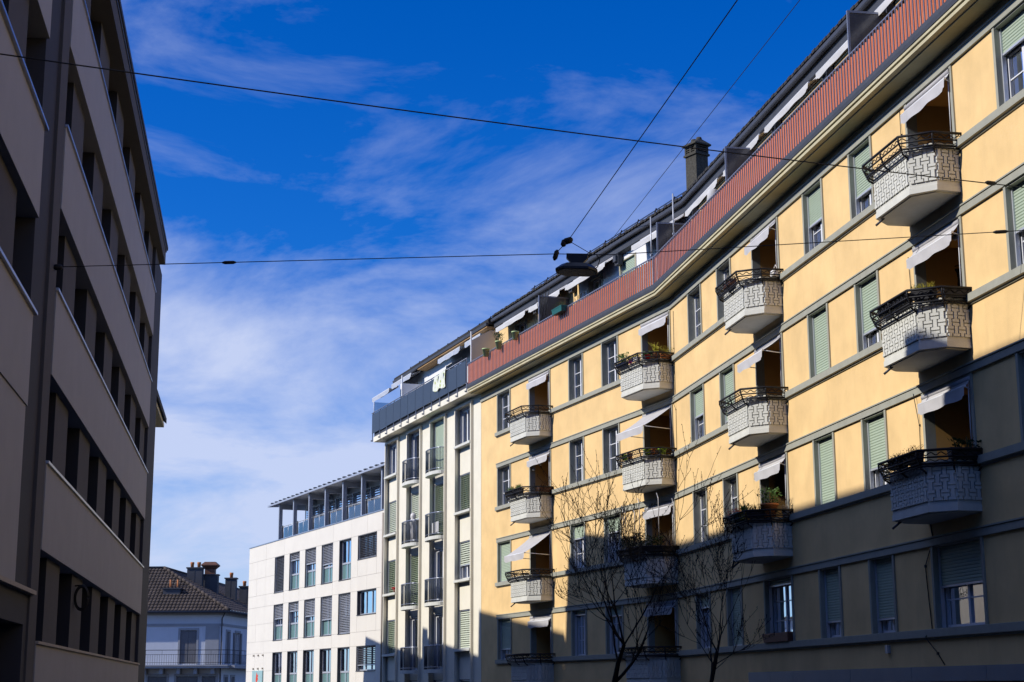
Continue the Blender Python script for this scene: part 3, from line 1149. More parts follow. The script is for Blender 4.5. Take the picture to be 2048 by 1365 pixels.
# continuous dark strip under the eave
cas = MB()
sweep(cas, run(U_NEAR, U_FAR - .1), [(-.69, 15.36), (-.50, 15.40), (-.50, 15.585), (-.69, 15.585)])
part('eave_board', cas, 'slate', ro)
for (a, b_) in ((12.4, 15.55), (9.05, 12.05), (5.15, 8.55), (0.05, 3.1)):
    awning(yb, FA, a, b_, 15.36, -.22, .22, val=.17, mat='fabric_white', y0=-.55, arms=False, wavy=.012)
for (a, b_) in ((-4.2, -1.0), (-7.75, -4.75), (-11.3, -8.2), (-14.7, -11.8), (-18.3, -15.2), (-21.8, -18.8)):
    awning(yb, FB, a, b_, 15.30, -.22, .24, val=.16, mat='fabric_white', y0=-.55, arms=False, wavy=.012)
for u, F in ((-4.45, FB), (-8.0, FB), (-11.55, FB), (-15.0, FB), (-18.55, FB), (12.2, FA), (8.8, FA), (4.9, FA), (-.6, FB)):
    m = MB()
    m.box(-.14, .14, 0, .16, 0, .36)
    m.box(-.10, .10, .16, .24, .10, .30)
    part('awning_cassette', m, 'slate', yb, rel(yb, F.M @ T((u, -.66, 15.02))))

# terrace partitions: framed smoked screens between railing and wall
for u, F, mat, y1, zt in ((-15.37, FB, 'frosted', .46, 14.97), (-7.03, FB, 'frosted', .46, 14.95), (-.25, FB, 'frosted', .46, 14.95), (9.37, FA, 'frosted', .46, 14.97), (16.62, FA, 'screen_cream', .44, 14.86)):
    fr = MB()
    if mat == 'frosted':
        fr.box(-.025, .025, y1 - .045, y1, 13.05, zt)
        fr.box(-.025, .025, AT + .001, y1 - .045, zt - .045, zt)
        fr.box(-.025, .025, AT + .001, y1 - .045, 13.1, 13.14)
    else:
        fr.box(-.03, .03, y1 - .04, y1, 13.05, zt + .35)
    po = part('terrace_partition', fr, 'steel' if mat == 'frosted' else 'white', yb, rel(yb, F.M @ T((u, 0, 0))))
    pn = MB()
    if mat == 'frosted':
        pn.box(-.008, .008, AT + .002, y1 - .046, 13.141, zt - .046)
    else:
        i = pn.pts([(x, y, z) for x in (-.02, .02) for y, z in ((AT + .002, 13.06), (y1 - .041, 13.06), (y1 - .041, zt), (AT + .35, zt + .45), (AT + .002, zt + .45))])
        pn.face([i + k for k in range(5)]); pn.face([i + 9 - k for k in range(5)])
        for k in range(5):
            pn.face((i + (k + 1) % 5, i + k, i + 5 + k, i + 5 + (k + 1) % 5))
    part('screen', pn, mat, po)

# chimney on the roof
ch = MB()
chM = FB.M @ T((6.7, -2.9, 18.05)) @ Matrix.Rotation(R(24), 4, 'Z') @ Matrix.Scale(.66, 4)
ch.box(-.42, .42, -.40, .40, -2.2, 2.15)
co = part('chimney', ch, 'chimney', ro, chM)
cc = MB()
cc.box(-.50, .50, -.48, .48, 2.15, 2.25)
for z in (2.29, 2.40, 2.51, 2.62):
    cc.box(-.43, .43, -.41, .41, z, z + .05)
for sx in (-1, 0, 1):
    for sy in (-1, 1):
        cc.box(sx * .40 - .05, sx * .40 + .05, sy * .38 - .05, sy * .38 + .05, 2.25, 2.72)
cc.box(-.30, .30, -.28, .28, 2.25, 2.72)
cc.box(-.56, .56, -.54, .54, 2.70, 2.78)
i = cc.pts([(-.56, -.54, 2.78), (.56, -.54, 2.78), (.56, .54, 2.78), (-.56, .54, 2.78), (-.30, 0, 3.10), (.30, 0, 3.10)])
for fc in ((0, 1, 5, 4), (2, 3, 4, 5), (1, 2, 5), (3, 0, 4)):
    cc.face([i + j for j in fc])
for x in (-.22, .20):
    cc.lathe([(.15, 2.85), (.16, 3.10), (.13, 3.16)], (x, 0, 0), 9)
part('chimney_cap', cc, 'chimney', ro, chM)
sc_ = MB()
sc_.box(-.14, .14, -.14, .14, 0, 1.4)
sc_.box(-.19, .19, -.19, .19, 1.4, 1.46)
part('vent_stack', sc_, 'chimney', ro, FB.M @ T((8.2, -3.0, 17.0)))

# grey ground-floor fascia of the shops
x = -6.35
k = 0
while x > -26:
    w = (1.62, 1.55, 3.4, 3.0, 3.0, 3.0, 3.0, 3.0)[min(k, 7)]
    m = MB()
    m.box(x - w + .012, x, .002, .10, 1.72, 1.975)
    m.box(x - w + .012, x, .002, .07, .15, 1.69)
    part('fascia_panel', m, 'shop', yb, rel(yb, FB.M))
    x -= w
    k += 1
# surface cable
cb = MB()
pth = [(-16.9, .012, 4.5), (-16.98, .012, 4.2), (-16.6, .02, 3.75), (-16.72, .012, 2.6), (-16.62, .10, 2.50), (-16.72, .10, 2.42), (-16.9, .012, 2.2), (-17.15, .012, 2.0)]
cb.tube(pth, .010, 5)
for q in (pth[2], pth[3], pth[6]):
    cb.box(q[0] - .025, q[0] + .025, 0, .03, q[2] - .025, q[2] + .025)
part('surface_cable', cb, 'wire', yb, rel(yb, FB.M))
for pts_ in ([(-.22, .012, 12.3), (-.20, .012, 11.2), (-.24, .012, 9.8), (-.22, .10, 9.65), (-.24, .012, 9.4), (-.22, .012, 8.2)],
             [(-16.62, .012, 12.4), (-16.66, .03, 11.9), (-16.64, .012, 11.1)], [(-16.62, .012, 9.5), (-16.68, .02, 8.9), (-16.66, .012, 8.25)],
             [(-16.60, .06, 6.9), (-16.70, .02, 6.3), (-16.66, .012, 5.5)]):
    cb = MB()
    cb.tube(pts_, .007, 5)
    for q in pts_[1:-1]:
        cb.box(q[0] - .015, q[0] + .015, 0, .025, q[2] - .015, q[2] + .015)
    part('surface_cable', cb, 'wire', yb, rel(yb, FB.M))
jb = MB()
jb.box(-14.78, -14.68, .002, .07, 2.25, 2.40)
part('junction_box', jb, 'alu', yb, rel(yb, FB.M))

# ------------------------------------------------------------------ cream building with curved balconies
cbd = empty('cream_apartment_building', FA.pt(23, 0, 0))
tag(cbd, 'narrow cream apartment building with curved window balconies and blue terrace panels', 'building')
BAYS = [(27.63, 29.68), (24.23, 26.27), (20.85, 22.90), (17.56, 19.59)]
CF = 2.66
m = MB()
wall_with_holes(m, U_FAR + .02, 29.97, 0, 12.9, [(a, b_, 0.3, 12.60) for a, b_ in BAYS], .14)
m.quad((29.97, 0, 0), (29.97, -9, 0), (29.97, -9, 12.9), (29.97, 0, 12.9))
part('wall', m, 'cream', cbd, rel(cbd, FA.M))
m = MB()
sweep(m, [stA(U_FAR), stA(29.9)], [(-1.2, 0.05), (-1.2, 12.9), (-9, 12.9), (-9, 0.05)])
part('room_core', m, 'room', cbd, rel(cbd, Matrix.Identity(4)))
for a, b_ in BAYS:
    for x0, x1 in ((a, a + .09), (b_ - .09, b_)):
        m = MB()
        m.box(x0, x1, .001, .11, 0.3, 12.60)
        part('rib', m, 'cream_rib', cbd, rel(cbd, FA.M))
    m = MB()
    m.box(a, b_, .001, .112, 12.601, 12.68)
    part('bay_head', m, 'cream_rib', cbd, rel(cbd, FA.M))
# thin joints between pilasters
for k, (a, b_) in enumerate(BAYS):
    for r in range(5):
        z1 = 12.58 - CF * r
        french = k in (1, 2)
        z0 = (10.36 if french else 11.10) - CF * r
        if z0 < .3:
            z0 = .3
        # spandrel below the window
        nxt = 12.58 - CF * (r + 1) + (0.02)
        if z0 - nxt > .05 and r < 4:
            m = MB()
            m.box(a + .09, b_ - .09, -.16, -.10, nxt, z0)
            part('spandrel', m, 'cream', cbd, rel(cbd, FA.M))
        st = {(0, 0): (0, None), (0, 1): (1, 'blind_pale'), (0, 2): (1, 'blind_green'), (0, 3): (1, 'blind_green'), (0, 4): (.4, 'blind_green'),
              (1, 0): (0, None), (1, 1): (.52, 'blind_pale'), (1, 2): (1, 'blind_green'), (1, 3): (0, None), (1, 4): (.3, 'blind_green'),
              (2, 0): (1, 'shutter'), (2, 1): (1, 'blind_green'), (2, 2): (0, None), (2, 3): (0, None), (2, 4): (0, None),
              (3, 0): (0, None), (3, 1): (1, 'blind_green'), (3, 2): (.62, 'blind_pale'), (3, 3): (1, 'blind_pale'), (3, 4): (.2, 'blind_green')}[(k, r)]
        add_window(cbd, FA.M @ T((a + .09, -.10, z0)), b_ - a - .18, z1 - z0, y=-.10, side=.03, sash=3 if not french else 2, bars=0, frame='pvc', t=.085,
                   surround='steel', surround_out=-.01, shutter=st[0], shut_mat=st[1] or 'blind_green',
                   style='roller' if st[1] == 'shutter' else 'slat', tilt_slat=(55 if st[1] == 'blind_pale' else 32), tilt=.1 if (k, r) in ((2, 3), (3, 2)) else 0)
        if not french:
            m = MB()
            m.box(a + .05, b_ - .05, -.10, .15, z0 - .10, z0 - .005)
            part('sill', m, 'balcony', cbd, rel(cbd, FA.M))
        elif z0 > .5:
            w = b_ - a - .12
            s = MB()
            poly = [(w * .5 - w * .5 * math.cos(math.pi * i / 14), .115 + .36 * math.sin(math.pi * i / 14) ** .8) for i in range(15)]
            s.prism(list(reversed(poly)), -.15, -.01)
            bo = part('window_balcony', s, 'balcony', cbd, rel(cbd, FA.M @ T((a + .06, 0, z0))))
            rl = MB()
            arc = [(x * .985 + w * .0075, y * .97) for x, y in poly]
            rl.tube([(x, y, .93) for x, y in arc], .022, 6)
            rl.tube([(x, y, .08) for x, y in arc], .014, 5)
            part('handrail', rl, 'coping', bo)
            br = MB()
            n = 23
            for i in range(n):
                t = i / (n - 1) * 14
                j = min(int(t), 13)
                f = t - j
                x = arc[j][0] * (1 - f) + arc[j + 1][0] * f
                y = arc[j][1] * (1 - f) + arc[j + 1][1] * f
                br.tube([(x, y, .0), (x, y, .93)], .013, 4)
            part('baluster', br, 'blue_panel', bo)

# projecting slab and blue terrace panels
m = MB()
sweep(m, [stA(U_FAR + .12), stA(30.25)], [(-.9, 12.80), (.50, 12.80), (.50, 13.03), (-.9, 13.03)])
part('terrace_slab', m, 'cream', cbd, rel(cbd, Matrix.Identity(4)))
m = MB()
sweep(m, [stA(U_FAR + .2), stA(30.22)], [(.40, 13.032), (.47, 13.032), (.47, 13.235), (.40, 13.235)])
part('kick_board', m, 'slate', cbd, rel(cbd, Matrix.Identity(4)))
PU = [16.87, 17.99, 19.08, 20.23, 21.33, 22.41, 23.52, 24.64, 25.73, 26.85, 27.98, 29.09, 30.35]
for a, b_ in zip(PU, PU[1:]):
    m = MB()
    m.box(a + .015, b_ - .015, .535, .555, 13.20 + random.uniform(-.006, .006), 14.10)
    part('blue_panel', m, 'blue_panel', cbd, rel(cbd, FA.M))
for a in PU:
    m = MB()
    m.box(a - .025, a + .025, .502, .534, 12.84, 14.16)
    m.box(a - .02, a + .02, .50, .60, 12.84, 12.90)
    part('panel_post', m, 'steel', cbd, rel(cbd, FA.M))
m = MB()
m.tube([FA.pt(16.8, .52, 14.18), FA.pt(30.5, .52, 14.18)], .022, 6)
m.tube([FA.pt(30.45, .52, 14.18), FA.pt(30.45, -.7, 14.18)], .022, 6)
part('handrail', m, 'steel', cbd, rel(cbd, Matrix.Identity(4)))
# attic
m = MB()
wall_with_holes(m, U_FAR + .02, 30.0, 13.03, 15.7, [(20.9, 23.2, 13.1, 15.15), (27.0, 29.6, 13.1, 15.2), (17.6, 19.6, 13.1, 15.1)], .15, AT)
m.quad((30.0, AT, 13.03), (30.0, -9, 13.03), (30.0, -9, 15.7), (30.0, AT, 15.7))
part('attic_wall', m, 'white', cbd, rel(cbd, FA.M))
add_window(cbd, FA.M @ T((20.9, AT, 13.1)), 2.3, 2.05, y=-.13, bars=0, sash=2, surround='white', side=.12)
add_window(cbd, FA.M @ T((27.0, AT, 13.1)), 2.6, 2.1, y=-.13, bars=0, sash=2, surround='white')
add_window(cbd, FA.M @ T((17.6, AT, 13.1)), 2.0, 2.0, y=-.13, bars=0, sash=2, surround='white')
m = MB()
sweep(m, [stA(U_FAR), stA(29.9)], [(-2.0, 13.05), (-2.0, 15.6), (-9, 15.6), (-9, 13.05)])
part('attic_core', m, 'room', cbd, rel(cbd, Matrix.Identity(4)))
m = MB()
sweep(m, [stA(U_FAR - .05), stA(29.6)], [(-.68, 15.52), (-.30, 15.56), (-.26, 15.72), (-.32, 15.78), (-5, 17.5), (-9, 15.6)])
cr = part('roof', m, 'tile_dark', cbd, rel(cbd, Matrix.Identity(4)))
m = MB()
sweep(m, [stA(U_FAR - .02), stA(29.55)], [(-.29, 15.50), (-.20, 15.50), (-.18, 15.60), (-.29, 15.615)])
part('gutter', m, 'zinc', cr)
m = MB()
sweep(m, [stA(U_FAR), stA(25.8)], [(-.66, 15.40), (-.24, 15.44), (-.24, 15.475), (-.66, 15.48)])
part('eave_board', m, 'wood', cr)
m = MB()
for z, o in ((16.0, -.62), (15.94, -.56)):
    m.tube([FA.pt(U_FAR + .3, o, z), FA.pt(27.9, o, z)], .010, 4)
for k in range(9):
    u = U_FAR + .6 + k * 1.35
    m.tube([FA.pt(u, -.5, 15.8), FA.pt(u, -.62, 16.03)], .02, 4)
part('snow_guard', m, 'iron', cr)
awning(cbd, FA, 26.3, 29.4, 15.50, -.10, .12, val=.20, mat='fabric_white', y0=-.5, arms=False, stripes=1)
awning(cbd, FA, 29.75, 32.7, 15.40, -.10, .10, val=.20, mat='fabric_white', y0=-.5, arms=False, stripes=1)
awning(cbd, FA, 19.5, 22.4, 15.36, -.10, .14, val=.20, mat='fabric_white', y0=-.5, arms=False, stripes=1)
awning(cbd, FA, 17.0, 18.9, 15.36, -.10, .12, val=.20, mat='fabric_white', y0=-.5, arms=False, stripes=1)
m = MB()
m.box(26.08, 26.12, AT + .001, .36, 13.05, 14.85)
m.box(26.06, 26.14, .36, .40, 13.05, 15.2)
part('terrace_partition', m, 'white', cbd, rel(cbd, FA.M))
m = MB()
m.box(30.0, 30.35, AT, AT + .05, 13.05, 14.85)
m.tube([(30.42, .45, 14.15), (30.42, .45, 14.75)], .015, 5)
part('corner_post', m, 'white', cbd, rel(cbd, FA.M))
m = MB()
m.box(30.425, 30.432, -.65, .44, 14.2, 14.72)
part('wind_screen', m, 'rail_glass', cbd, rel(cbd, FA.M))

# ------------------------------------------------------------------ pale stone-clad building with penthouse terrace
db = empty('clad_office_building', FD.pt(12, 0, 0))
tag(db, 'pale stone clad building with narrow slatted windows and glazed rooftop terrace', 'building')
NW = [(16.69, 18.53), (13.85, 15.71), (11.0, 12.87), (8.21, 10.07), (5.39, 7.23)]
WW = (1.72, 4.42)
DROWS = [(6.88, 8.85), (4.26, 6.21), (1.62, 3.60)]
DWIDE = [7.71, 5.06, 2.45]
dh = [(a, b_, z0, z1) for a, b_ in NW for z0, z1 in DROWS] + [(*WW, zb, z1) for zb, (z0, z1) in zip(DWIDE, DROWS)]
m = MB()
wall_with_holes(m, .55, 23.86, 0, 9.72, dh, .16, -.012)
m.quad((23.86, -.012, 0), (23.86, -12, 0), (23.86, -12, 9.72), (23.86, -.012, 9.72))
m.quad((0.55, -.012, 0), (0.55, -.012, 9.72), (0.55, -4, 9.72), (0.55, -4, 0))
part('wall', m, 'joint', db, rel(db, FD.M))
m = MB()
m.box(.6, 23.8, -1.3, -12, .05, 9.7)
part('room_core', m, 'room', db, rel(db, FD.M))
zb = [(8.86, 9.75), (6.88, 8.86), (6.21, 6.88), (4.26, 6.21), (3.60, 4.26), (1.62, 3.60), (0.0, 1.62)]
xs = [.55, 1.72, 3.07, 4.42, 5.39, 7.23, 8.21, 10.07, 11.0, 12.87, 13.85, 15.71, 16.69, 18.53, 20.3, 22.1, 23.86]
g = .006
for z0, z1 in zb:
    cols = xs if (z1 - z0) > 1.2 else xs[::2]
    if cols[-1] != xs[-1]:
        cols = cols + [xs[-1]]
    for a, b_ in zip(cols, cols[1:]):
        cx = (a + b_) / 2
        subs = [(z0, z1)]
        if (z1 - z0) > 1.2:
            for (ha, hb, hz0, hz1) in dh:
                if ha < cx < hb and hz0 < (z0 + z1) / 2 + .6 and hz1 > z0 + .2:
                    subs = [(z0, hz0)] if hz0 - z0 > .1 else []
            if a >= 18.5 and z1 < 9:
                zm = (z0 + z1) / 2
                subs = [(z0, zm), (zm, z1)]
        for c, d in subs:
            p = MB()
            o = random.uniform(-.0015, .0015)
            p.box(a + g, b_ - g, -.011, o, c + g, d - g)
            part('cladding_panel', p, 'cladding', db, rel(db, FD.M))
m = MB()
m.box(.5, 23.92, -.4, .03, 9.752, 9.80)
part('parapet_coping', m, 'coping', db, rel(db, FD.M))
DS = [[1.0, .20, .40, .52, 0], [.40, .25, .45, .60, 1.0], [0, 0, 0, 0, 0]]
for r, (z0, z1) in enumerate(DROWS):
    for k, (a, b_) in enumerate(NW):
        add_window(db, FD.M @ T((a, 0, z0)), b_ - a, z1 - z0, y=-.15, side=.05, sash=2, bars=0, frame='alu', surround='darkframe', surround_out=-.004,
                   shutter=DS[r][k], shut_mat='blind_dark' if (r, k) == (0, 0) else 'blind_grey', style='slat', tilt_slat=40, low=.80)
    add_window(db, FD.M @ T((WW[0], 0, DWIDE[r])), WW[1] - WW[0], z1 - DWIDE[r], y=-.15, side=.05, sash=3, bars=0, frame='alu', surround='darkframe', surround_out=-.004,
               shutter=(1.0, 0, .78)[r], shut_mat='blind_dark', style='slat', tilt_slat=30)
    for (a, b_, zz) in [(x[0], x[1], z0) for x in NW] + [(*WW, DWIDE[r])]:
        m = MB()
        m.box(a, b_, -.10, .03, zz - .035, zz - .002)
        part('sill', m, 'darkframe', db, rel(db, FD.M))
m = MB()
m.tube([FD.pt(.62, .10, 0), FD.pt(.62, .10, 9.6)], .06, 8)
part('downpipe', m, 'sand_coping', db, rel(db, Matrix.Identity(4)))
# penthouse
PP = [18.12, 15.36, 12.56, 9.80, 6.97, 4.13, 1.3]
for a in PP:
    m = MB()
    m.box(a - .07, a + .07, -.24, -.04, 9.80, 11.80)
    m.box(a - .05, a + .05, -1.6, -.24, 11.52, 11.80)
    part('canopy_post', m, 'blind_grey', db, rel(db, FD.M))
m = MB()
poly = [(19.75, -.5), (19.3, -2.2), (.3, -2.2), (.3, .16), (19.75, .16)]
i = m.pts([(x, y, 11.80 + (-y) * .06) for x, y in poly] + [(x, y, 11.90 + (-y) * .10) for x, y in poly])
m.face([i + k for k in range(5)]); m.face([i + 9 - k for k in range(5)])
for k in range(5):
    m.face((i + (k + 1) % 5, i + k, i + 5 + k, i + 5 + (k + 1) % 5))
can = part('canopy_roof', m, 'blind_grey', db, rel(db, FD.M))
m = MB()
for k in range(24):
    x = .8 + k * .79
    m.box(x - .10, x + .10, .02, .18, 11.905, 11.965)
part('snow_stop', m, 'slate', can)
m = MB()
m.box(.3, 17.4, -1.5, -1.35, 9.8, 12.0)
part('penthouse_wall', m, 'alu', db, rel(db, FD.M))
x = .5
k = 0
while x < 17.0:
    w = 1.36
    m = MB()
    m.box(x, x + w, -1.345, -1.30, 9.85, 11.45)
    po = part('penthouse_window', m, 'darkframe', db, rel(db, FD.M))
    if k not in (0,):
        s = MB()
        slats(s, x + .06, x + w - .06, 9.9, 11.42, -1.24, pitch=.12, tilt=25, w=.085)
        part('blind', s, 'pvc', po)
    s = MB()
    s.quad((x + .05, -1.295, 9.9), (x + w - .05, -1.295, 9.9), (x + w - .05, -1.295, 11.4), (x + .05, -1.295, 11.4))
    part('pane', s, 'pane', po)
    s = MB()
    s.box(x - .03, x + .03, -1.30, -1.18, 9.85, 11.45)
    part('mullion', s, 'alu', po)
    x += w + .02
    k += 1
for a, b_ in zip(PP[1:] + [17.9], PP[:-1] + [18.1]):
    if b_ - a < 1: continue
    m = MB()
    m.box(a + .2, b_ - .75, -.14, -.13, 9.86, 10.42)
    go = part('balustrade_glass', m, 'rail_glass', db, rel(db, FD.M))
    m = MB()
    m.tube([(a + .08, -.135, 10.50), (b_ - .3, -.135, 10.50)], .018, 5)
    for x in (a + .2, (a + b_) / 2 - .2, b_ - .7):
        m.tube([(x, -.135, 9.8), (x, -.135, 10.50)], .015, 5)
    part('handrail', m, 'alu', go)
    m = MB()
    m.box(b_ - .55, b_ - .48, -.16, -.10, 9.8, 10.56)
    part('dark_stanchion', m, 'slate', go)
# teal sign with red flame emblem
m = MB()
m.box(20.22, 22.30, .002, .07, .9, 2.64)
sg = part('sign', m, 'sign_teal', None, FD.M)
tag(sg, 'teal wall sign with a red flame shaped emblem on the pale stone building', 'sign')
m = MB()
fl = [(21.34, 2.58), (21.44, 2.35), (21.50, 2.16), (21.47, 1.98), (21.38, 1.83), (21.30, 2.0), (21.07, 2.12), (21.05, 2.22), (21.17, 2.27), (21.04, 2.33), (21.10, 2.42), (21.24, 2.42)]
i = m.pts([(x, .0745, z) for x, z in fl] + [(x, .0705, z) for x, z in fl])
m.face([i + k for k in range(len(fl))])
part('emblem', m, 'sign_red', sg)
m = MB()
for x0, x1, z0, z1 in ((21.66, 21.72, 1.50, 1.72), (21.52, 21.58, 1.5, 1.72), (21.52, 21.66, 1.66, 1.72), (21.33, 21.39, 1.5, 1.74), (21.15, 21.21, 1.5, 1.76), (20.98, 21.04, 1.5, 1.76), (20.98, 21.15, 1.60, 1.65)):
    m.box(x0, x1, .0705, .074, z0, z1)
part('lettering', m, 'sign_ink', sg)
for z in (3.50, 2.76):
    for x in (22.2, 21.25, 20.3):
        m = MB()
        m.tube([(x, .0, z), (x, .09, z - .015)], .05, 8)
        part('sign_fixing', m, 'sand_coping', db, rel(db, FD.M))

# ------------------------------------------------------------------ shaded office block on the left
ob = empty('office_building', FL.pt(-38, 0, 0))
tag(ob, 'shaded office block with beige spandrel bands and deep dark window piers', 'building')


def LX(u): return -u


def lbox(mb, u0, u1, y0, y1, z0, z1):
    mb.box(-u1, -u0, y0, y1, z0, z1)


SP = [(0.15, 2.32), (3.74, 5.06), (6.46, 7.81), (9.16, 10.53), (11.92, 13.26)]
for k, (z0, z1) in enumerate(SP):
    m = MB()
    lbox(m, 25.32, 47.6, -.62, 0.0, z0, z1)
    part('spandrel_panel', m, 'spandrel', ob, rel(ob, FL.M))
    m = MB()
    us = [25.30, 30.7, 36.2, 41.7, 47.62]
    for a, b_ in zip(us, us[1:]):
        lbox(m, a + .004, b_ - .004, -.11, .035, z1 + .001, z1 + .045)
    part('coping', m, 'sand_coping' if k == 0 else 'coping', ob, rel(ob, FL.M))
PIER = [(26.95, 28.75), (30.70, 32.6), (34.55, 36.4), (38.35, 40.2), (42.1, 43.9), (45.8, 47.59)]
WZ = [(2.36, 3.74), (5.10, 6.46), (7.85, 9.16), (10.57, 11.92), (13.30, 14.65)]
for z0, z1 in WZ:
    for a, b_ in PIER:
        m = MB()
        m.slot = 0
        lbox(m, a, b_, -1.3, -.12, z0, z1 - .002)
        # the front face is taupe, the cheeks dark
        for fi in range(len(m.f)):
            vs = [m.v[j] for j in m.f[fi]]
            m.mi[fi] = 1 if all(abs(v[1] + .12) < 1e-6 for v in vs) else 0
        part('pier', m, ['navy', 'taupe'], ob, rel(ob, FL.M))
    for (a, b_) in zip([25.3] + [p[1] for p in PIER], [p[0] for p in PIER]):
        m = MB()
        for x0, x1 in ((a, a + .06), (b_ - .06, b_), ((a + b_) / 2 - .03, (a + b_) / 2 + .03)):
            lbox(m, x0, x1, -1.02, -.96, z0, z1 - .002)
        lbox(m, a, b_, -1.02, -.96, z0, z0 + .06)
        wo_ = part('window', m, 'darkframe', ob, rel(ob, FL.M))
        m = MB()
        m.quad((-a, -1.0, z0), (-b_, -1.0, z0), (-b_, -1.0, z1), (-a, -1.0, z1))
        part('pane', m, 'pane', wo_)
m = MB()
for z0, z1 in SP[1:]:
    lbox(m, 25.32, 47.6, -1.3, -.622, z0 + .001, z0 + .30)
lbox(m, 25.0, 50.8, -14, -1.31, 0, 14.65)
part('room_core', m, 'navy', ob, rel(ob, FL.M))
m = MB()
lbox(m, 47.602, 50.9, -14, -.03, 0, 14.655)
part('end_pier', m, 'charcoal', ob, rel(ob, FL.M))
m = MB()
lbox(m, 24.36, 24.93, -2, .0, 0, 14.655)
lbox(m, 24.95, 25.30, -2, -.015, 0, 14.655)
part('corner_pier', m, 'taupe', ob, rel(ob, FL.M))
m = MB()
lbox(m, 24.4, 49.6, -14, .14, 14.66, 15.10)
part('roof_band', m, 'taupe', ob, rel(ob, FL.M))
m = MB()
lbox(m, 24.4, 49.75, -14.2, .16, 15.10, 15.19)
lbox(m, 24.4, 49.9, -14.2, .19, 15.20, 15.31)
part('roof_edge', m, 'slate', ob, rel(ob, FL.M))
# cable coil hung on a pier
m = MB()
for k in range(6):
    rx, rz = .115 + .012 * math.sin(k * 2.1), .215 + .02 * math.cos(k * 1.7)
    m.tube([(-31.3 + .03 * k, .02 + rx * math.cos(t) + .008 * math.sin(k * 3), 3.33 + rz * math.sin(t) + .01 * math.cos(k)) for t in [i * 2 * math.pi / 28 for i in range(29)]], .011, 5)
m.tube([(-31.25, -.12, 3.55), (-31.25, .05, 3.57)], .014, 6)
cl_ = part('cable_coil', m, 'wire', None, FL.M)
tag(cl_, 'black coiled cable hanging on a window pier of the office block', 'cable')

# nearer block (its top is outside the picture)
nb = empty('near_office_building', FL.pt(-10, 0, 0))
tag(nb, 'nearer shaded office block at the left edge with tall beige panels', 'building')
for z0, z1 in ((11.06, 12.42), (8.30, 9.66), (5.55, 6.88), (13.85, 15.2)):
    m = MB()
    lbox(m, -60, 22.95, -.42, 0, z0, z1)
    part('spandrel_panel', m, 'spandrel', nb, rel(nb, FL.M))
    m = MB()
    for a, b_ in ((-60, 9.5), (9.5, 16.0), (16.0, 23.06)):
        lbox(m, a + .004, b_ - .004, -.11, .05, z1 + .001, z1 + .045)
    part('coping', m, 'coping', nb, rel(nb, FL.M))
m = MB()
lbox(m, -60, 22.90, -.42, -.02, 3.08, 5.545)
part('spandrel_panel', m, 'spandrel', nb, rel(nb, FL.M))
m = MB()
for a, b_ in ((-60, 16.0), (16.0, 21.9), (21.9, 24.5)):
    lbox(m, a + .006, b_ - .006, -.43, .07, 3.0, 3.06)
part('ledge', m, 'sand_coping', nb, rel(nb, FL.M))
m = MB()
lbox(m, -60, 24.58, -.6, -.03, 2.56, 2.995)
lbox(m, 24.0, 24.355, -.6, -.03, 0, 2.56)
part('shop_lintel', m, 'charcoal', nb, rel(nb, FL.M))
m = MB()
lbox(m, 22.952, 24.355, -2, -.05, 3.07, 16.49)
part('end_pier', m, 'charcoal', nb, rel(nb, FL.M))
for z0, z1 in ((6.93, 8.29), (9.71, 11.05), (12.47, 13.84), (15.25, 16.47)):
    for a, b_ in ((20.0, 21.6), (15.9, 17.6), (11.8, 13.5), (7.6, 9.4), (3, 5)):
        m = MB()
        lbox(m, a, b_, -1.3, -.12, z0, z1)
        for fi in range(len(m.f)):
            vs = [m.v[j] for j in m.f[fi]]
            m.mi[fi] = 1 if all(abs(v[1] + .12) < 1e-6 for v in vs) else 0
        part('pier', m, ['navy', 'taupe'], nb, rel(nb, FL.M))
m = MB()
lbox(m, -60, 24.3, -14, -1.31, 0, 16.48)
for z0 in (11.06, 8.30, 5.56, 13.85):
    lbox(m, -60, 22.94, -1.3, -.425, z0, z0 + .3)
part('room_core', m, 'navy', nb, rel(nb, FL.M))
m = MB()
lbox(m, -60, 24.8, -14, .06, 16.5, 17.0)
part('roof_band', m, 'taupe', nb, rel(nb, FL.M))

# neighbours further down the left side, set back from the street line
nh = empty('corner_house', FL.pt(-55, -2, 0))
tag(nh, 'building whose dark eave corner peeps out beyond the office block', 'building')
m = MB()
lbox(m, 50.92, 58.8, -11, -.85, 0, 11.0)
i = m.pts([(-58.8, -.85, 11.0), (-58.8, -11, 11.0), (-58.8, -5.4, 15.2), (-50.92, -.85, 11.0), (-50.92, -11, 11.0), (-50.92, -5.4, 15.2)])
m.face((i, i + 1, i + 2)); m.face((i + 3, i + 5, i + 4))
part('wall', m, 'cream', nh, rel(nh, FL.M))
m = MB()
lbox(m, 50.95, 59.2, -.84, -.26, 11.02, 11.16)
part('eave', m, 'cream_stone', nh, rel(nh, FL.M))
m = MB()
for s_ in (1, -1):
    e = -.18 if s_ > 0 else -11.6
    q = [(-59.3, e, 11.17), (-50.93, e, 11.17), (-50.93, -5.4, 15.45), (-59.3, -5.4, 15.45)]
    i = m.pts(q + [(x, y, z + .20) for x, y, z in q])
    for fc in ((3, 2, 1, 0), (4, 5, 6, 7), (0, 1, 5, 4), (1, 2, 6, 5), (2, 3, 7, 6), (3, 0, 4, 7)):
        m.face([i + k_ for k_ in fc])
part('roof', m, 'tile_dark', nh, rel(nh, FL.M))
lh = empty('low_house', FL.pt(-66, -4, 0))
tag(lh, 'low roofed house behind the office block that throws the far shadow', 'building')
m = MB()
lbox(m, 59.6, 66.4, -12, -1.9, 0, 11.3)
lbox(m, 66.42, 75.5, -12, -2.0, 0, 10.4)
part('wall', m, 'cream', lh, rel(lh, FL.M))
m = MB()
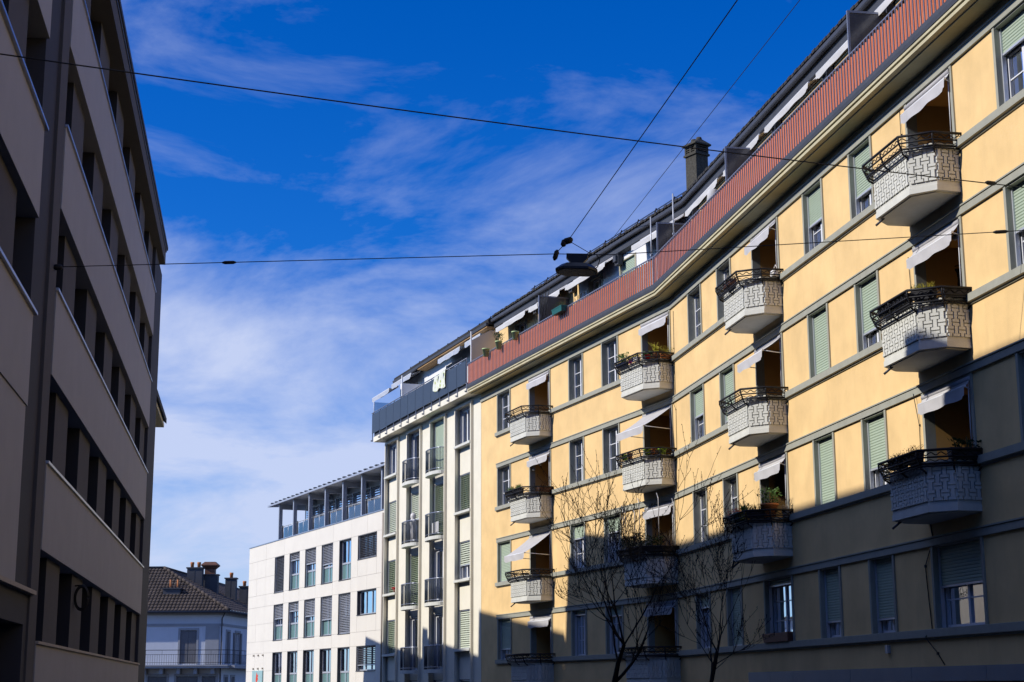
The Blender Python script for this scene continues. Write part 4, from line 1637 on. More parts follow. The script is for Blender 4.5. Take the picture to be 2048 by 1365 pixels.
lbox(m, 59.5, 66.4, -12.3, -1.8, 11.3, 11.6)
lbox(m, 66.42, 75.8, -12.3, -1.85, 10.4, 10.75)
part('roof', m, 'tile_dark', lh, rel(lh, FL.M))
m = MB()
lbox(m, 65.9, 66.6, -3.0, -2.3, 10.7, 12.3)
part('chimney', m, 'chimney', lh, rel(lh, FL.M))

# ------------------------------------------------------------------ old house closing the street
HY = 120.0
oh = empty('old_house', (-25, HY, 0))
tag(oh, 'old pale blue house with brown tiled hip roof and long iron balcony', 'building')
HM = T((0, 0, 0))
C0_ = Vector((-21.5, HY, 0))
RD = Vector((0.55, 5.0, 0)).normalized()
FR = Frame(C0_, RD, Vector((RD.y, -RD.x, 0)))


def hpart(name, mb, mat, parent=None):
    return part(name, mb, mat, parent or oh, T(-oh.location) if parent is None else None)


WX = [(-29.35, -28.05), (-27.35 - .3, -26.45 - .3), (-24.62, -23.40)]
WX = [(-28.9, -27.6), (-24.62, -23.40)]
m = MB()
fh_ = [(a, b_, 3.45, 5.88) for a, b_ in WX] + [(a, b_, .6, 2.55) for a, b_ in ((-26.9, -25.5), (-24.8, -23.2), (-22.9, -21.9))]
# front wall (mirrored helper: y out is towards the camera)
FFR = Frame((0, HY, 0), (-1, 0, 0), (0, -1, 0))
wall_with_holes(m, 21.5, 40.0, 0, 7.2, [(-b_, -a, c, d) for a, b_, c, d in fh_], .2)
part('wall', m, 'house_wall', oh, rel(oh, FFR.M))
m = MB()
wall_with_holes(m, 0, 45, 0, 7.2, [(1.0, 1.9, 3.45, 5.8), (3.4, 4.6, 3.45, 5.8), (.8, 1.6, .6, 2.5), (2.6, 3.4, .6, 2.5)], .2)
FR.M = Matrix((FR.d, FR.n, Vector((0, 0, 1)))).transposed().to_4x4(); FR.M.translation = FR.p0
part('wall', m, 'house_wall', oh, rel(oh, FR.M))
m = MB()
m.box(-39.9, -22.2, HY + .6, HY + 12, .05, 7.1)
hpart('room_core', m, 'dark')


def house_window(M, w, h, open_=True):
    f = frame_mesh(.06, w - .06, 0, h, -.14, sash=2, bars=2, t=.07)()
    wv = part('window', f, 'pvc', oh, rel(oh, M))
    p = MB()
    p.quad((.08, -.17, .03), (w - .08, -.17, .03), (w - .08, -.17, h - .03), (.08, -.17, h - .03))
    part('pane', p, 'pane', wv)
    for x0, x1 in ((-w * .5 + .0, 0) if open_ else (0, w / 2), (w, w * 1.5) if open_ else (w / 2, w)):
        s = MB()
        y = .04 if open_ else -.05
        s.box(x0 + .01, x1 - .01, y - .03, y, .02, h - .02)
        corrugated(s, x0 + .06, x1 - .06, .1, h - .1, y + .012, pitch=.09, depth=.012)
        part('shutter', s, 'house_shutter', wv)
    t_ = MB()
    t_.box(-.14, w + .14, .002, .05, h, h + .16)
    if not open_:
        t_.box(-.14, 0, .002, .05, 0, h)
        t_.box(w, w + .14, .002, .05, 0, h)
    part('surround', t_, 'house_trim', wv)


for a, b_ in WX:
    house_window(FFR.M @ T((-b_, 0, 3.45)), b_ - a, 2.43, False)
for a, b_ in ((-26.9, -25.5), (-24.8, -23.2), (-22.9, -21.9)):
    house_window(FFR.M @ T((-b_, 0, .6)), b_ - a, 1.95, False)
house_window(FR.M @ T((1.0, 0, 3.45)), .9, 2.35, False)
house_window(FR.M @ T((3.4, 0, 3.45)), 1.2, 2.35, True)
house_window(FR.M @ T((.8, 0, .6)), .8, 1.9, False)
house_window(FR.M @ T((2.6, 0, .6)), .8, 1.9, False)
m = MB()
m.box(-40, -21.46, HY - .06, HY - .002, 6.18, 6.36)
m.box(-22.75, -21.75, HY - .05, HY - .002, 3.4, 6.178)
m.box(-40, -21.44, HY - .10, HY - .002, 6.98, 7.2)
m.box(-30.2, -29.75, HY - .05, HY - .002, 3.4, 6.178)
hpart('stone_band', m, 'house_trim')
m = MB()
for z0, z1, o in ((6.18, 6.36, .06), (6.98, 7.2, .10)):
    m.box(0, 45, .002, o, z0, z1)
part('stone_band', m, 'house_trim', oh, rel(oh, FR.M))
# balcony
m = MB()
m.box(-40, -20.9, HY - 1.15, HY - .003, 3.12, 3.34)
m.box(-40, -20.84, HY - 1.2, HY - .003, 3.26, 3.36)
bo = hpart('balcony', m, 'house_trim')
m = MB()
m.box(.0, 8, .003, 1.0, 3.12, 3.34)
part('balcony', m, 'house_trim', oh, rel(oh, FR.M))
m = MB()
x = -39.5
while x < -21:
    m.box(x - .12, x + .12, HY - .9, HY - .003, 2.72, 3.12)
    x += 1.25
hpart('bracket', m, 'house_trim')
m = MB()
path = [Vector((-40, HY - 1.1, 0)), Vector((-20.9, HY - 1.1, 0)), FR.pt(.4, .95), FR.pt(8, .95)]
for z in (4.42, 4.10, 3.52):
    m.tube([p + Vector((0, 0, z)) for p in path], .022 if z > 4.4 else .014, 4)
for p, q in zip(path, path[1:]):
    n = int((q - p).length / .17)
    for i in range(n):
        c = p.lerp(q, i / n)
        m.tube([c + Vector((0, 0, 3.36)), c + Vector((0, 0, 4.12 if i % 7 else 4.42))], .010, 3, caps=False)
hpart('iron_railing', m, 'iron')
m = MB()
m.tube([(-21.3, HY - .35, 7.15), (-21.55, HY - .12, 6.7), (-21.55, HY - .12, 0)], .05, 6)
hpart('downpipe', m, 'lead')
# roof
EAVE = 7.25
Hh = Vector((-27.1, HY + 5.0, 10.78))
cor_ = Vector((-20.95, HY - .65, EAVE))
rr = FR.pt(45, .55, EAVE)
ridge_end = Vector((-25.6, HY + 45, 10.78))
lf = Vector((-41, HY - .65, EAVE))
lr = Vector((-41, HY + 5.0, 10.78))


def tiled(mb, a, b, c, d, ribs, courses):
    """a-b eave edge, d-c ridge edge (a below d, b below c)"""
    nrm = (b - a).cross(d - a).normalized()
    if nrm.z < 0: nrm = -nrm
    nu = ribs * 4

    def fn(s, t):
        p = a.lerp(b, s).lerp(d.lerp(c, s), t)
        ph = (s * ribs) % 1
        step = (1 - (t * courses) % 1)
        return p + nrm * (.05 * math.sin(math.pi * ph) ** 2 + .035 * step)
    rows = courses * 2
    mb.sheet(lambda s, t: fn(s, min(.9999, (int(t * rows) // 2 + (0.02 if int(round(t * rows)) % 2 == 0 else .97)) / courses)), nu, rows, False)


m = MB()
# front slope: full part and the triangular hip part share one sheet
def front(s, t):
    a = lf.lerp(cor_, s)
    top = lf.lerp(cor_, s)
    return a


ribs = 74
L_ = cor_.x - lf.x
for i in range(ribs * 3):
    s0, s1 = i / (ribs * 3), (i + 1) / (ribs * 3)
    for x0, x1 in ((lf.x + L_ * s0, lf.x + L_ * s1),):
        if x1 < -31.5: continue

        def tmax(x):
            return 1.0 if x <= Hh.x else max(0.0, (cor_.x - x) / (cor_.x - Hh.x))
        nc = 15
        for c in range(nc):
            t0, t1 = c / nc, (c + 1) / nc
            T0, T1 = min(t1, tmax(x0)), min(t1, tmax(x1))
            if max(T0, T1) <= t0: continue
            h0, h1 = (.07 * math.sin(math.pi * ((s * ribs) % 1)) ** 2 for s in (s0, s1))
            P = lambda x, t, h: Vector((x, lf.y + (Hh.y - lf.y) * t, EAVE + (Hh.z - EAVE) * t)) + Vector((0, -.45, .89)) * h
            q = [P(x0, min(t0, tmax(x0)), h0 + .05), P(x1, min(t0, tmax(x1)), h1 + .05), P(x1, T1, h1), P(x0, T0, h0)]
            m.quad(*q)
m.quad(Vector((-31.4, lf.y + .05, EAVE - .04)), cor_ + Vector((0, .05, -.04)), Hh + Vector((0, .05, -.04)), Vector((-31.4, Hh.y, Hh.z - .04)))
rfo = hpart('roof', m, 'tile_brown')
m = MB()
tiled(m, cor_, rr, ridge_end, Hh, 60, 15)
part('roof', m, 'tile_brown', oh, T(-oh.location))
m = MB()
m.quad(lf + Vector((0, 0, -.12)), cor_ + Vector((0, 0, -.12)), cor_ + Vector((0, .7, -.12)), lf + Vector((0, .7, -.12)))
m.tube([lf + Vector((0, -.05, -.05)), cor_ + Vector((.05, -.05, -.05)), rr + Vector((.05, 0, -.05))], .10, 6)
part('gutter', m, 'slate', oh, T(-oh.location))
m = MB()
n = 17
for i in range(n):
    a, b = cor_.lerp(Hh, i / n), cor_.lerp(Hh, (i + .96) / n)
    m.tube([a + Vector((0, 0, .06)), b + Vector((0, 0, .10))], [.14, .11], 7)
m.tube([Hh + Vector((0, 0, .06)), lr + Vector((0, 0, .06))], .13, 6)
m.tube([Hh + Vector((0, 0, .06)), ridge_end + Vector((0, 0, .06))], .13, 6)
part('ridge_tiles', m, 'tile_brown', oh, T(-oh.location))


def stack(x, y, w, z0, z1, pots, cowl=False):
    m = MB()
    m.box(x - w / 2, x + w / 2, y - .35, y + .35, z0, z1)
    m.box(x - w / 2 - .07, x + w / 2 + .07, y - .42, y + .42, z1, z1 + .10)
    m.box(x - .015, x + .015, y - .365, y - .35, z0, z1)
    c = part('chimney', m, 'lead', oh, T(-oh.location))
    p = MB()
    if cowl:
        p.box(x - .40, x + .40, y - .3, y + .3, z1 + .10, z1 + .5)
        i = p.pts([(x + sx * a, y + sy * a * .75, z) for a, z in ((.40, z1 + .5), (.68, z1 + .78), (.68, z1 + .84), (.42, z1 + 1.08)) for sx, sy in ((-1, -1), (1, -1), (1, 1), (-1, 1))])
        for r_ in range(3):
            for k in range(4):
                p.face((i + 4 * r_ + k, i + 4 * r_ + (k + 1) % 4, i + 4 * r_ + 4 + (k + 1) % 4, i + 4 * r_ + 4 + k))
        p.face([i + 12 + k for k in range(4)])
        part('cowl', p, 'copper', c)
    else:
        for dx in pots:
            p.lathe([(.13, z1 + .1), (.14, z1 + .35), (.16, z1 + .38), (.15, z1 + .52)], (x + dx, y, 0), 8)
        part('chimney_pot', p, 'terracotta', c)


stack(-25.25, 128, 1.2, 8.6, 10.98, (-.27, .27))
stack(-24.25, 129.0, 1.3, 8.2, 10.50, (), True)
stack(-22.9, 131, .86, 8.0, 10.35, (0,))
stack(-21.9, 133, 1.2, 8.0, 9.8, (-.25, .25))
m = MB()
m.box(-26.35, -25.05, 121.4, 123.2, 8.2, 9.0)
m.box(-26.42, -24.98, 121.3, 123.3, 9.0, 9.08)
part('dormer', m, 'lead', oh, T(-oh.location))
m = MB()
for x in (-26.0, -25.45):
    m.lathe([(.07, 9.0), (.07, 9.75)], (x, 122.4, 0), 7)
part('vent_pipe', m, 'terracotta', oh, T(-oh.location))
m = MB()
i = m.pts([(-24.75, 121.35, 8.46), (-23.95, 121.35, 8.46), (-23.95, 122.0, 8.85), (-24.75, 122.0, 8.85)])
m.box(-24.8, -23.9, 121.2, 121.9, 8.25, 8.42)
m.face((i, i + 1, i + 2, i + 3))
part('skylight', m, 'pane', oh, T(-oh.location))


# ------------------------------------------------------------------ overhead wires and hanging lamp
def ray(px, py):
    return (fw * 3194.63 + rt * (px - 1024) - up * (py - 682.5)).normalized()


EYE = Vector((0, 0, CZ))


def cable(name, pts, r, label, sag=0.0):
    m = MB()
    path = []
    for a, b in zip(pts, pts[1:]):
        a, b = Vector(a), Vector(b)
        n = 16
        for i in range(n):
            t = i / n
            path.append(a.lerp(b, t) - Vector((0, 0, sag * 4 * t * (1 - t))))
    path.append(Vector(pts[-1]))
    m.tube(path, r, 5)
    o = part(name, m, 'wire')
    tag(o, label, 'wire')
    return o


def knob(root, p, d, ln, r, mat='wire', name='insulator'):
    m = MB()
    d = Vector(d).normalized()
    m.tube([Vector(p) - d * ln / 2, Vector(p) - d * ln * .3, Vector(p) + d * ln * .3, Vector(p) + d * ln / 2], [r * .4, r, r, r * .4], 7)
    part(name, m, mat, root)


LP = Vector((1.04, 24.47, 8.30))
span_pts = [FL.pt(-24.85, 0.0, 8.07), (.70, 24.41, 8.35), (1.55, 24.55, 8.37), FB.pt(-21.25, 0, 8.70)]
w_span = cable('span_wire', span_pts, .0072, 'horizontal span wire from the office block carrying the dark street lamp')
knob(w_span, FL.pt(-24.85, .06, 8.07), FL.n, .14, .05)
v = (Vector(span_pts[1]) - Vector(span_pts[0]))
knob(w_span, Vector(span_pts[0]) + v * .345, v, .22, .028)
v2 = Vector(span_pts[3]) - Vector(span_pts[2])
knob(w_span, Vector(span_pts[2]) + v2 * .93, v2, .24, .03)
knob(w_span, (.70, 24.41, 8.33), (.3, 0, 1), .18, .04, name='clamp')
w1 = cable('span_wire', [FL.pt(-18.3, 0.0, 8.94), FB.pt(-21.2, 0, 9.42)], .0095, 'long thick wire sloping across the sky to the nearest yellow balcony', sag=.06)
knob(w1, FB.pt(-21.2, 0, 9.42).lerp(FL.pt(-18.3, 0, 8.94), .045), FB.pt(-21.2, 0, 9.42) - FL.pt(-18.3, 0, 8.94), .22, .035)
sdir = -dL
pa = Vector((.90, 24.45, 8.58))
w2 = cable('street_wire', [(.72, 24.41, 8.38), pa, pa + sdir * 50], .0066, 'thin steep wire rising from the lamp clamp to the top edge')
knob(w2, pa, (1, .2, .35), .15, .055, name='clamp')
knob(w2, pa + Vector((-.07, 0, -.04)), (.3, .2, 1), .13, .045, name='clamp')
ra = FA.pt(5.29, -.5, 15.95)
r2 = ray(1600, 0)
far_ = EYE + r2 * ((15.95 - CZ) / r2.z)
w3 = cable('street_wire', [ra, far_, ra + (far_ - ra) * 3.0], .0085, 'thin steep wire rising from the roof edge beside the chimney')
w4 = cable('stay_wire', [pa, (1.28, 24.5, 8.36)], .006, 'short stay wire between the lamp clamp and the lamp bracket')

lamp = empty('street_lamp', LP)
tag(lamp, 'dark angular street lamp hanging on the span wire before the roof', 'lamp')
Ml = Matrix.Rotation(R(-6), 4, 'Z') @ Matrix.Rotation(R(3), 4, 'Y')
m = MB()
m.prism([(-.17, -.05), (.17, -.05), (.17, .05), (-.17, .05)], -.02, .06)
i0 = m.pts([(-.16, -.05, .06), (.16, -.05, .06), (.16, .05, .06), (-.16, .05, .06)])
m.prism([(-.10, -.05), (.10, -.05), (.10, .05), (-.10, .05)], -.09, -.02, [(-.165, -.05), (.165, -.05), (.165, .05), (-.165, .05)])
m.box(-.06, .06, -.04, .04, -.13, -.09)
part('bracket', m, 'lamp_body', lamp, Ml)
m = MB()
bot = [(-.33, -.10), (-.20, -.26), (.20, -.26), (.33, -.10), (.33, .10), (.20, .26), (-.20, .26), (-.33, .10)]
topo = [(x * .72, y * .72) for x, y in bot]
m.prism(bot, -.235, -.20)
m.prism(bot, -.20, -.125, topo)
part('housing', m, 'lamp_body', lamp, Ml)
m = MB()
m.prism([(x * .9, y * .9) for x, y in bot], -.245, -.236)
part('diffuser', m, 'lamp_glass', lamp, Ml)
m = MB()
m.tube([(.17, 0, .04), (.30, 0, .06), (.36, 0, -.02), (.33, 0, -.14), (.26, 0, -.19)], .009, 5)
part('supply_cable', m, 'wire', lamp, Ml)


# ------------------------------------------------------------------ bare street trees
def bare_tree(base, height, seed, label, spread, trunk_r, forks):
    rnd = random.Random(seed)
    root = empty('bare_tree', base)
    tag(root, label, 'tree')
    tr, br, tw, bd = MB(), MB(), MB(), MB()
    UPV = Vector((0, 0, 1))

    def limb(p, d, ln, r, lv):
        n = 5 if lv < 2 else 4
        path, rs = [p.copy()], [r]
        q = p.copy()
        dd = d.copy()
        side = Vector((rnd.gauss(0, 1), rnd.gauss(0, 1), 0)) * .10
        for k in range(n):
            dd = (dd + side * .5 + Vector((rnd.gauss(0, .10), rnd.gauss(0, .10), rnd.gauss(0, .06))) + UPV * (.10 if lv > 0 else .03)).normalized()
            q = q + dd * ln / n
            path.append(q.copy())
            rs.append(max(r * (1 - .62 * (k + 1) / n), .0048))
        (tr if lv == 0 else br if lv < 3 else tw).tube(path, rs, (8, 6, 5, 3, 3)[min(lv, 4)], caps=False)
        if lv >= 4:
            for k in range(1, len(path)):
                if rnd.random() < .75:
                    bd.tube([path[k], path[k] + Vector((rnd.gauss(0, .012), rnd.gauss(0, .012), .022)), path[k] + Vector((rnd.gauss(0, .014), rnd.gauss(0, .014), .045))], [.003, .009, .002], 4, caps=False)
            return
        cnt = forks[lv]
        for c in range(cnt):
            k = rnd.randint(2 if lv else 3, n) if c else n
            t = path[k]
            pd = (path[k] - path[k - 1]).normalized()
            ang = rnd.uniform(.35, .85) if c else rnd.uniform(.05, .3)
            az = rnd.uniform(0, 2 * math.pi)
            ax = pd.orthogonal().normalized()
            ax.rotate(Matrix.Rotation(az, 3, pd))
            nd = pd.copy()
            nd.rotate(Matrix.Rotation(ang * spread, 3, ax))
            if nd.z < -.1: nd.z *= -.5
            limb(t, nd.normalized(), ln * rnd.uniform(.52, .78), max(rs[k] * rnd.uniform(.5, .72), .0065), lv + 1)
    limb(Vector((0, 0, 0)), Vector((rnd.gauss(0, .03), rnd.gauss(0, .03), 1)), height * .42, trunk_r, 0)
    part('trunk', tr, 'bark', root)
    part('branch', br, 'bark', root)
    part('twig', tw, 'bark', root)['kind'] = 'stuff'
    part('bud', bd, 'bark', root)['kind'] = 'stuff'


bare_tree((2.35, 40.0, .12), 6.9, 5, 'taller bare tree with dense twigs before the bend of the yellow building', 1.05, .11, (6, 5, 4, 4))
bare_tree((4.30, 37.0, .12), 5.6, 12, 'smaller bare tree with open branches right of the dense one', 1.05, .075, (5, 4, 4, 4))


# ------------------------------------------------------------------ pots, plants and odd things
def foliage(mb, n, lx, ly, h, size, rnd, droop=0.3, upright=False):
    for k in range(n):
        x, y = rnd.uniform(-lx, lx), rnd.uniform(-ly, ly)
        z = rnd.random() ** .7 * h
        d = Vector((rnd.gauss(0, 1), rnd.gauss(0, 1), rnd.gauss(.6 if upright else .1, .6))).normalized()
        s = d.orthogonal().normalized()
        ln, wd = size * rnd.uniform(.6, 1.3), size * rnd.uniform(.18, .35)
        p = Vector((x, y, z))
        i = mb.pts([p, p + d * ln * .5 + s * wd, p + d * ln - Vector((0, 0, droop * ln * .3)), p + d * ln * .5 - s * wd])
        mb.face((i, i + 1, i + 2, i + 3))


def stems(mb, n, lx, ly, h, r, rnd, lean=.25):
    for k in range(n):
        x, y = rnd.uniform(-lx, lx), rnd.uniform(-ly, ly)
        a, b = rnd.gauss(0, lean), rnd.gauss(0, lean)
        hh = h * rnd.uniform(.5, 1.1)
        mb.tube([(x, y, 0), (x + a * hh * .4, y + b * hh * .4, hh * .6), (x + a * hh, y + b * hh, hh)], [r, r * .8, r * .3], 3, caps=False)


def pot(F, u, o, z, r, h, mat, label, plant=None, seed=0, cat='flower pot', group=None, name='flower_pot'):
    m = MB()
    m.lathe([(r * .70, 0), (r * .97, h * .86), (r * 1.08, h * .86), (r * 1.10, h), (r * .92, h), (r * .9, h * .9)], (0, 0, 0), 16)
    ob_ = part(name, m, mat, None, F.M @ T((u, o, z)))
    tag(ob_, label, cat, group)
    grow(ob_, plant, r * .8, r * .8, h * .9, seed)
    return ob_


def grow(ob_, plant, lx, ly, z, seed):
    if not plant: return
    rnd = random.Random(seed)
    kind, hh, mat = plant
    m = MB()
    if kind in ('bush', 'grass', 'spike'):
        if kind == 'bush':
            stems(m, 12, lx, ly, hh, .006, rnd, .4)
            foliage(m, int(60 + 500 * lx), lx * 1.25, ly * 1.5, hh, .075, rnd)
        elif kind == 'grass':
            stems(m, int(50 + 260 * lx), lx, ly, hh, .005, rnd, .22)
        else:
            stems(m, 16, lx * .6, ly * .6, hh, .010, rnd, .38)
            foliage(m, 40, lx, ly, hh * .6, .10, rnd, upright=True)
    elif kind == 'twigs':
        stems(m, 34, lx, ly, hh, .004, rnd, .5)
        foliage(m, 40, lx * 1.1, ly * 1.2, hh, .03, rnd)
    for v_ in range(len(m.v)):
        m.v[v_] = (m.v[v_][0], m.v[v_][1], m.v[v_][2] + z)
    part('plant', m, mat, ob_)


def planter(F, u, o, z, lx, ly, h, mat, label, plant=None, seed=0, rot=0, name='planter_box', cat='planter'):
    m = MB()
    a = [(-lx * .94, -ly * .85), (lx * .94, -ly * .85), (lx * .94, ly * .85), (-lx * .94, ly * .85)]
    b_ = [(-lx, -ly), (lx, -ly), (lx, ly), (-lx, ly)]
    m.prism(a, 0, h * .82, b_)
    m.prism([(x * 1.02, y * 1.08) for x, y in b_], h * .82, h)
    ob_ = part(name, m, mat, None, F.M @ T((u, o, z)) @ Matrix.Rotation(R(rot), 4, 'Z'))
    tag(ob_, label, cat)
    grow(ob_, plant, lx * .9, ly * .8, h * .9, seed)
    return ob_


ZP = LOG_FLOOR - .07 + .862          # top of a balcony parapet on the top storey
cA0, cA1, cB0, cB1 = 1.07, 10.475, -8.5, -17.895

# pots hooked on the red terrace railing
pot(FA, 14.37, .62, 13.76, .135, .30, 'pale_lime', 'empty pale green pot on red railing, leftmost of three', None)
pot(FA, 12.97, .62, 13.76, .125, .30, 'pale_lime', 'pale green pot with leafy plant on red railing, middle of three', ('bush', .34, 'leaf_deep'), 2)
pot(FA, 11.26, .62, 13.76, .125, .30, 'pale_lime', 'pale green pot on red railing before the attic window, rightmost of three', None, 3)
planter(FA, 7.05, .64, 13.80, .42, .10, .19, 'pot_teal', 'teal planter box hooked on the red railing below the lattice', ('twigs', .22, 'leaf_deep'), 4)
for p, (u, lab) in enumerate(((.30, 'thin metal pole on the red railing left of the chimney foot'), (-2.1, 'thin metal pole on the red railing below the chimney'))):
    F = FA if u > 0 else FB
    m = MB()
    m.tube([(0, 0, 0), (0, 0, 1.55)], .020, 6)
    m.box(-.03, .03, -.03, .03, .35, .40)
    po = part('pole', m, 'alu', None, F.M @ T((u, .46, 13.95 - .25)))
    tag(po, lab, 'pole')
m = MB()
m.lathe([(.20, 0), (.145, .46), (.13, .48)], (0, 0, 0), 16)
po = part('parasol_shade', m, 'fabric_white', None, FB.M @ T((-3.85, -.18, 14.35)))
tag(po, 'white conical shade standing behind the red railing near the chimney', 'shade')
# wooden lattices
for (F, u, z, s_, mat, lab) in ((FA, 8.05, 14.0, 1.0, 'wood', 'light wooden lattice on the white attic wall'), (FA, 9.0, 14.0, 1.2, 'iron', 'dark wire lattice before the smoked terrace screen')):
    m = MB()
    for k in range(4):
        m.tube([(-.45 * s_ + k * .28, 0, .0), (-.05 * s_ + k * .28, 0, .85 * s_)], .010, 4)
        m.tube([(-.05 * s_ + k * .28, .012, .0), (-.45 * s_ + k * .28, .012, .85 * s_)], .010, 4)
    lo = part('lattice', m, mat, None, F.M @ T((u, AT + .04 if mat == 'wood' else .40, z)))
    tag(lo, lab, 'lattice')

# balcony at the bend, top storey
planter(FA, cA0 + .45, .90, ZP, .27, .08, .13, 'pot_navy', 'navy planter box with bushy plant on the top balcony at the bend', ('bush', .26, 'leaf'), 5)
pot(FA, cA0 - .10, .90, ZP, .06, .12, 'pot_pink', 'small magenta pot on the top balcony at the bend', ('twigs', .1, 'leaf_yellow'), 6)
pot(FA, cA0 - .30, .90, ZP + .02, .06, .12, 'pot_blue', 'small bright blue pot on the top balcony at the bend', ('twigs', .1, 'leaf_yellow'), 7)
planter(FA, cA0 - .55, .90, ZP, .14, .06, .10, 'pot_white', 'small white planter box beside the blue pot', ('twigs', .1, 'leaf_yellow'), 8)
pot(FA, cA0 - .92, .73, ZP, .085, .12, 'pot_red', 'small red pot at the corner of the top balcony at the bend', ('bush', .08, 'leaf'), 9)
pot(FA, cA0 - 1.04, .52, ZP, .06, .16, 'terracotta', 'small orange pot with spiky yellow plant on the top balcony', ('spike', .34, 'leaf_yellow'), 10)
planter(FA, cA0 - 1.09, .22, ZP, .20, .07, .13, 'terracotta', 'terracotta planter box with twigs on the top balcony at the bend', ('twigs', .28, 'leaf_yellow'), 11, rot=88)
# balcony at the bend, second storey from the top: lime and orange pots
z = ZP - FLOOR
for k, (s_, o_, r_, mt_, lab) in enumerate(((.42, .90, .10, 'lime', 'leftmost lime green pot on the balcony under the long awning'), (.05, .90, .08, 'terracotta', 'orange pot between lime pots under the long awning'),
                                         (-.86, .78, .10, 'lime', 'lime green pot at the balcony corner under the long awning'), (-.98, .64, .07, 'terracotta', 'small orange pot at the balcony corner under the long awning'),
                                         (-1.06, .40, .12, 'lime', 'rightmost and largest lime green pot under the long awning'))):
    pot(FA, cA0 + s_, o_, z - .01, r_, .16, mt_, lab, ('twigs', .06, 'leaf'), 20 + k)
# balcony at the bend, third storey: shrubs and poles
z = ZP - 2 * FLOOR
planter(FA, cA0 + .35, .90, z, .40, .09, .17, 'pot_dark', 'dark planter with green shrub at the far end of the crowded balcony', ('bush', .38, 'leaf_deep'), 30)
planter(FA, cA0 - .42, .90, z, .30, .09, .17, 'pot_dark', 'dark planter with leafy shrub amid the crowded balcony', ('bush', .42, 'leaf_deep'), 31)
planter(FA, cA0 - .95, .66, z, .24, .09, .18, 'pot_dark', 'dark planter with rounded green shrub on the crowded balcony', ('bush', .30, 'leaf_deep'), 32, rot=52)
planter(FA, cA0 - 1.08, .22, z, .22, .09, .18, 'pot_dark', 'dark planter with pale dry feathery plant on the crowded balcony', ('twigs', .42, 'leaf_dry'), 33, rot=88)
for k, (s_, o_, h_) in enumerate(((.62, .9, 1.3), (.42, .92, 1.2), (-.25, .94, 1.15), (-.45, .88, 1.4), (-1.02, .55, 1.5), (-1.12, .12, 1.35))):
    m = MB()
    m.tube([(0, 0, 0), (0, 0, h_), (.10, 0, h_ + .16)], .011, 5)
    po = part('plant_pole', m, 'alu', None, FA.M @ T((cA0 + s_, o_, z + .02)))
    tag(po, ('leftmost', 'second', 'third', 'fourth', 'fifth', 'rightmost')[k] + ' of six thin bent poles on the crowded balcony, counted from the left', 'pole', 'bent poles on the crowded balcony')
m = MB()
m.lathe([(.01, 0), (.05, .02), (.07, .07), (.05, .12), (.01, .14)], (0, 0, 0), 12)
po = part('globe_lantern', m, 'pot_white', None, FA.M @ T((cA0 - .62, -.12, z + .98)))
tag(po, 'white globe lantern hanging above the crowded balcony', 'lantern')
# left column of balconies
z = ZP - FLOOR
for k, (s_, o_, rot, lab) in enumerate(((.45, .90, 0, 'dark planter with green grass, far end of the leftmost second balcony'), (-.25, .90, 0, 'dark planter with green grass, front middle of the leftmost second balcony'), (-1.09, .24, 88, 'long brown planter on the side of the leftmost second balcony'))):
    planter(FA, cA1 + s_, o_, z, .26, .085, .17, 'pot_dark' if k < 2 else 'pot_brown', lab, ('grass', .17, 'leaf') if k < 2 else None, 40 + k, rot=rot)
for k, (s_, zz) in enumerate(((.15, 1.05), (-.05, 1.12), (-.25, 1.18), (.75, .95))):
    m = MB()
    m.lathe([(.01, 0), (.045, .02), (.06, .06), (.045, .10), (.01, .12)], (0, 0, 0), 10)
    po = part('globe_lantern', m, 'pot_white', None, FA.M @ T((cA1 + s_, -.05, z + zz)))
    tag(po, ('lower left', 'middle', 'highest', 'far left, lowest')[k] + ' white globe light under the awning of the leftmost second balcony', 'lantern', 'globe lights under the awning')
m = MB()
m.box(-.42, .42, -.04, .04, 0, .62)
m.box(-.05, .05, -.10, -.04, .2, .4)
po = part('television', m, 'pot_dark', None, FA.M @ T((cA1 - .45, -.35, ZP - 2 * FLOOR + .38)))
tag(po, 'black flat panel hung in the leftmost loggia under the open awning', 'panel')
# middle column
planter(FB, cB0 + .05, .90, ZP, .30, .08, .15, 'pot_brown', 'brown planter with bare twigs on the top middle balcony', ('twigs', .20, 'leaf_dry'), 50)
wc = MB()
wc.lathe([(.10, 0), (.12, .05), (.10, .14), (.05, .18)], (0, 0, 0), 14)
wc.tube([(.10, 0, .06), (.18, 0, .14), (.20, 0, .18)], .016, 6)
wc.tube([(-.09, 0, .12 + .0), (-.13, 0, .20), (-.05, 0, .28), (.05, 0, .24), (.06, 0, .17)], .010, 5)
po = part('watering_can', wc, 'pot_white', None, FB.M @ T((cB0 - 1.08, .16, ZP)))
tag(po, 'white watering can at the wall end of the top middle balcony', 'watering can')
z = ZP - 2 * FLOOR
pot(FB, cB0 - 1.04, .50, z, .19, .30, 'terracotta', 'large terracotta pot with leafy plant on the third middle balcony', ('bush', .36, 'leaf'), 51)
planter(FB, cB0 - .86, .74, z, .22, .09, .17, 'pot_dark', 'dark planter with grass next to the large terracotta pot', ('grass', .16, 'leaf_deep'), 52, rot=45)
planter(FB, cB0 - .48, .90, z, .18, .08, .15, 'leaf_yellow', 'yellow planter with cactus on the third middle balcony', ('spike', .26, 'leaf'), 53)
planter(FB, cB0 + .02, .90, z, .28, .09, .20, 'pot_teal', 'teal planter with red flowers on the third middle balcony', ('twigs', .14, 'flower'), 54)
pot(FB, cB0 - 1.10, .14, z, .10, .18, 'pot_white', 'small white pot right of the large terracotta pot', ('twigs', .1, 'leaf_dry'), 55)
pot(FB, cB0 + .58, .90, z, .08, .15, 'pot_white', 'white pot with thin flowers at the far end of the third middle balcony', ('twigs', .2, 'flower'), 56)
m = MB()
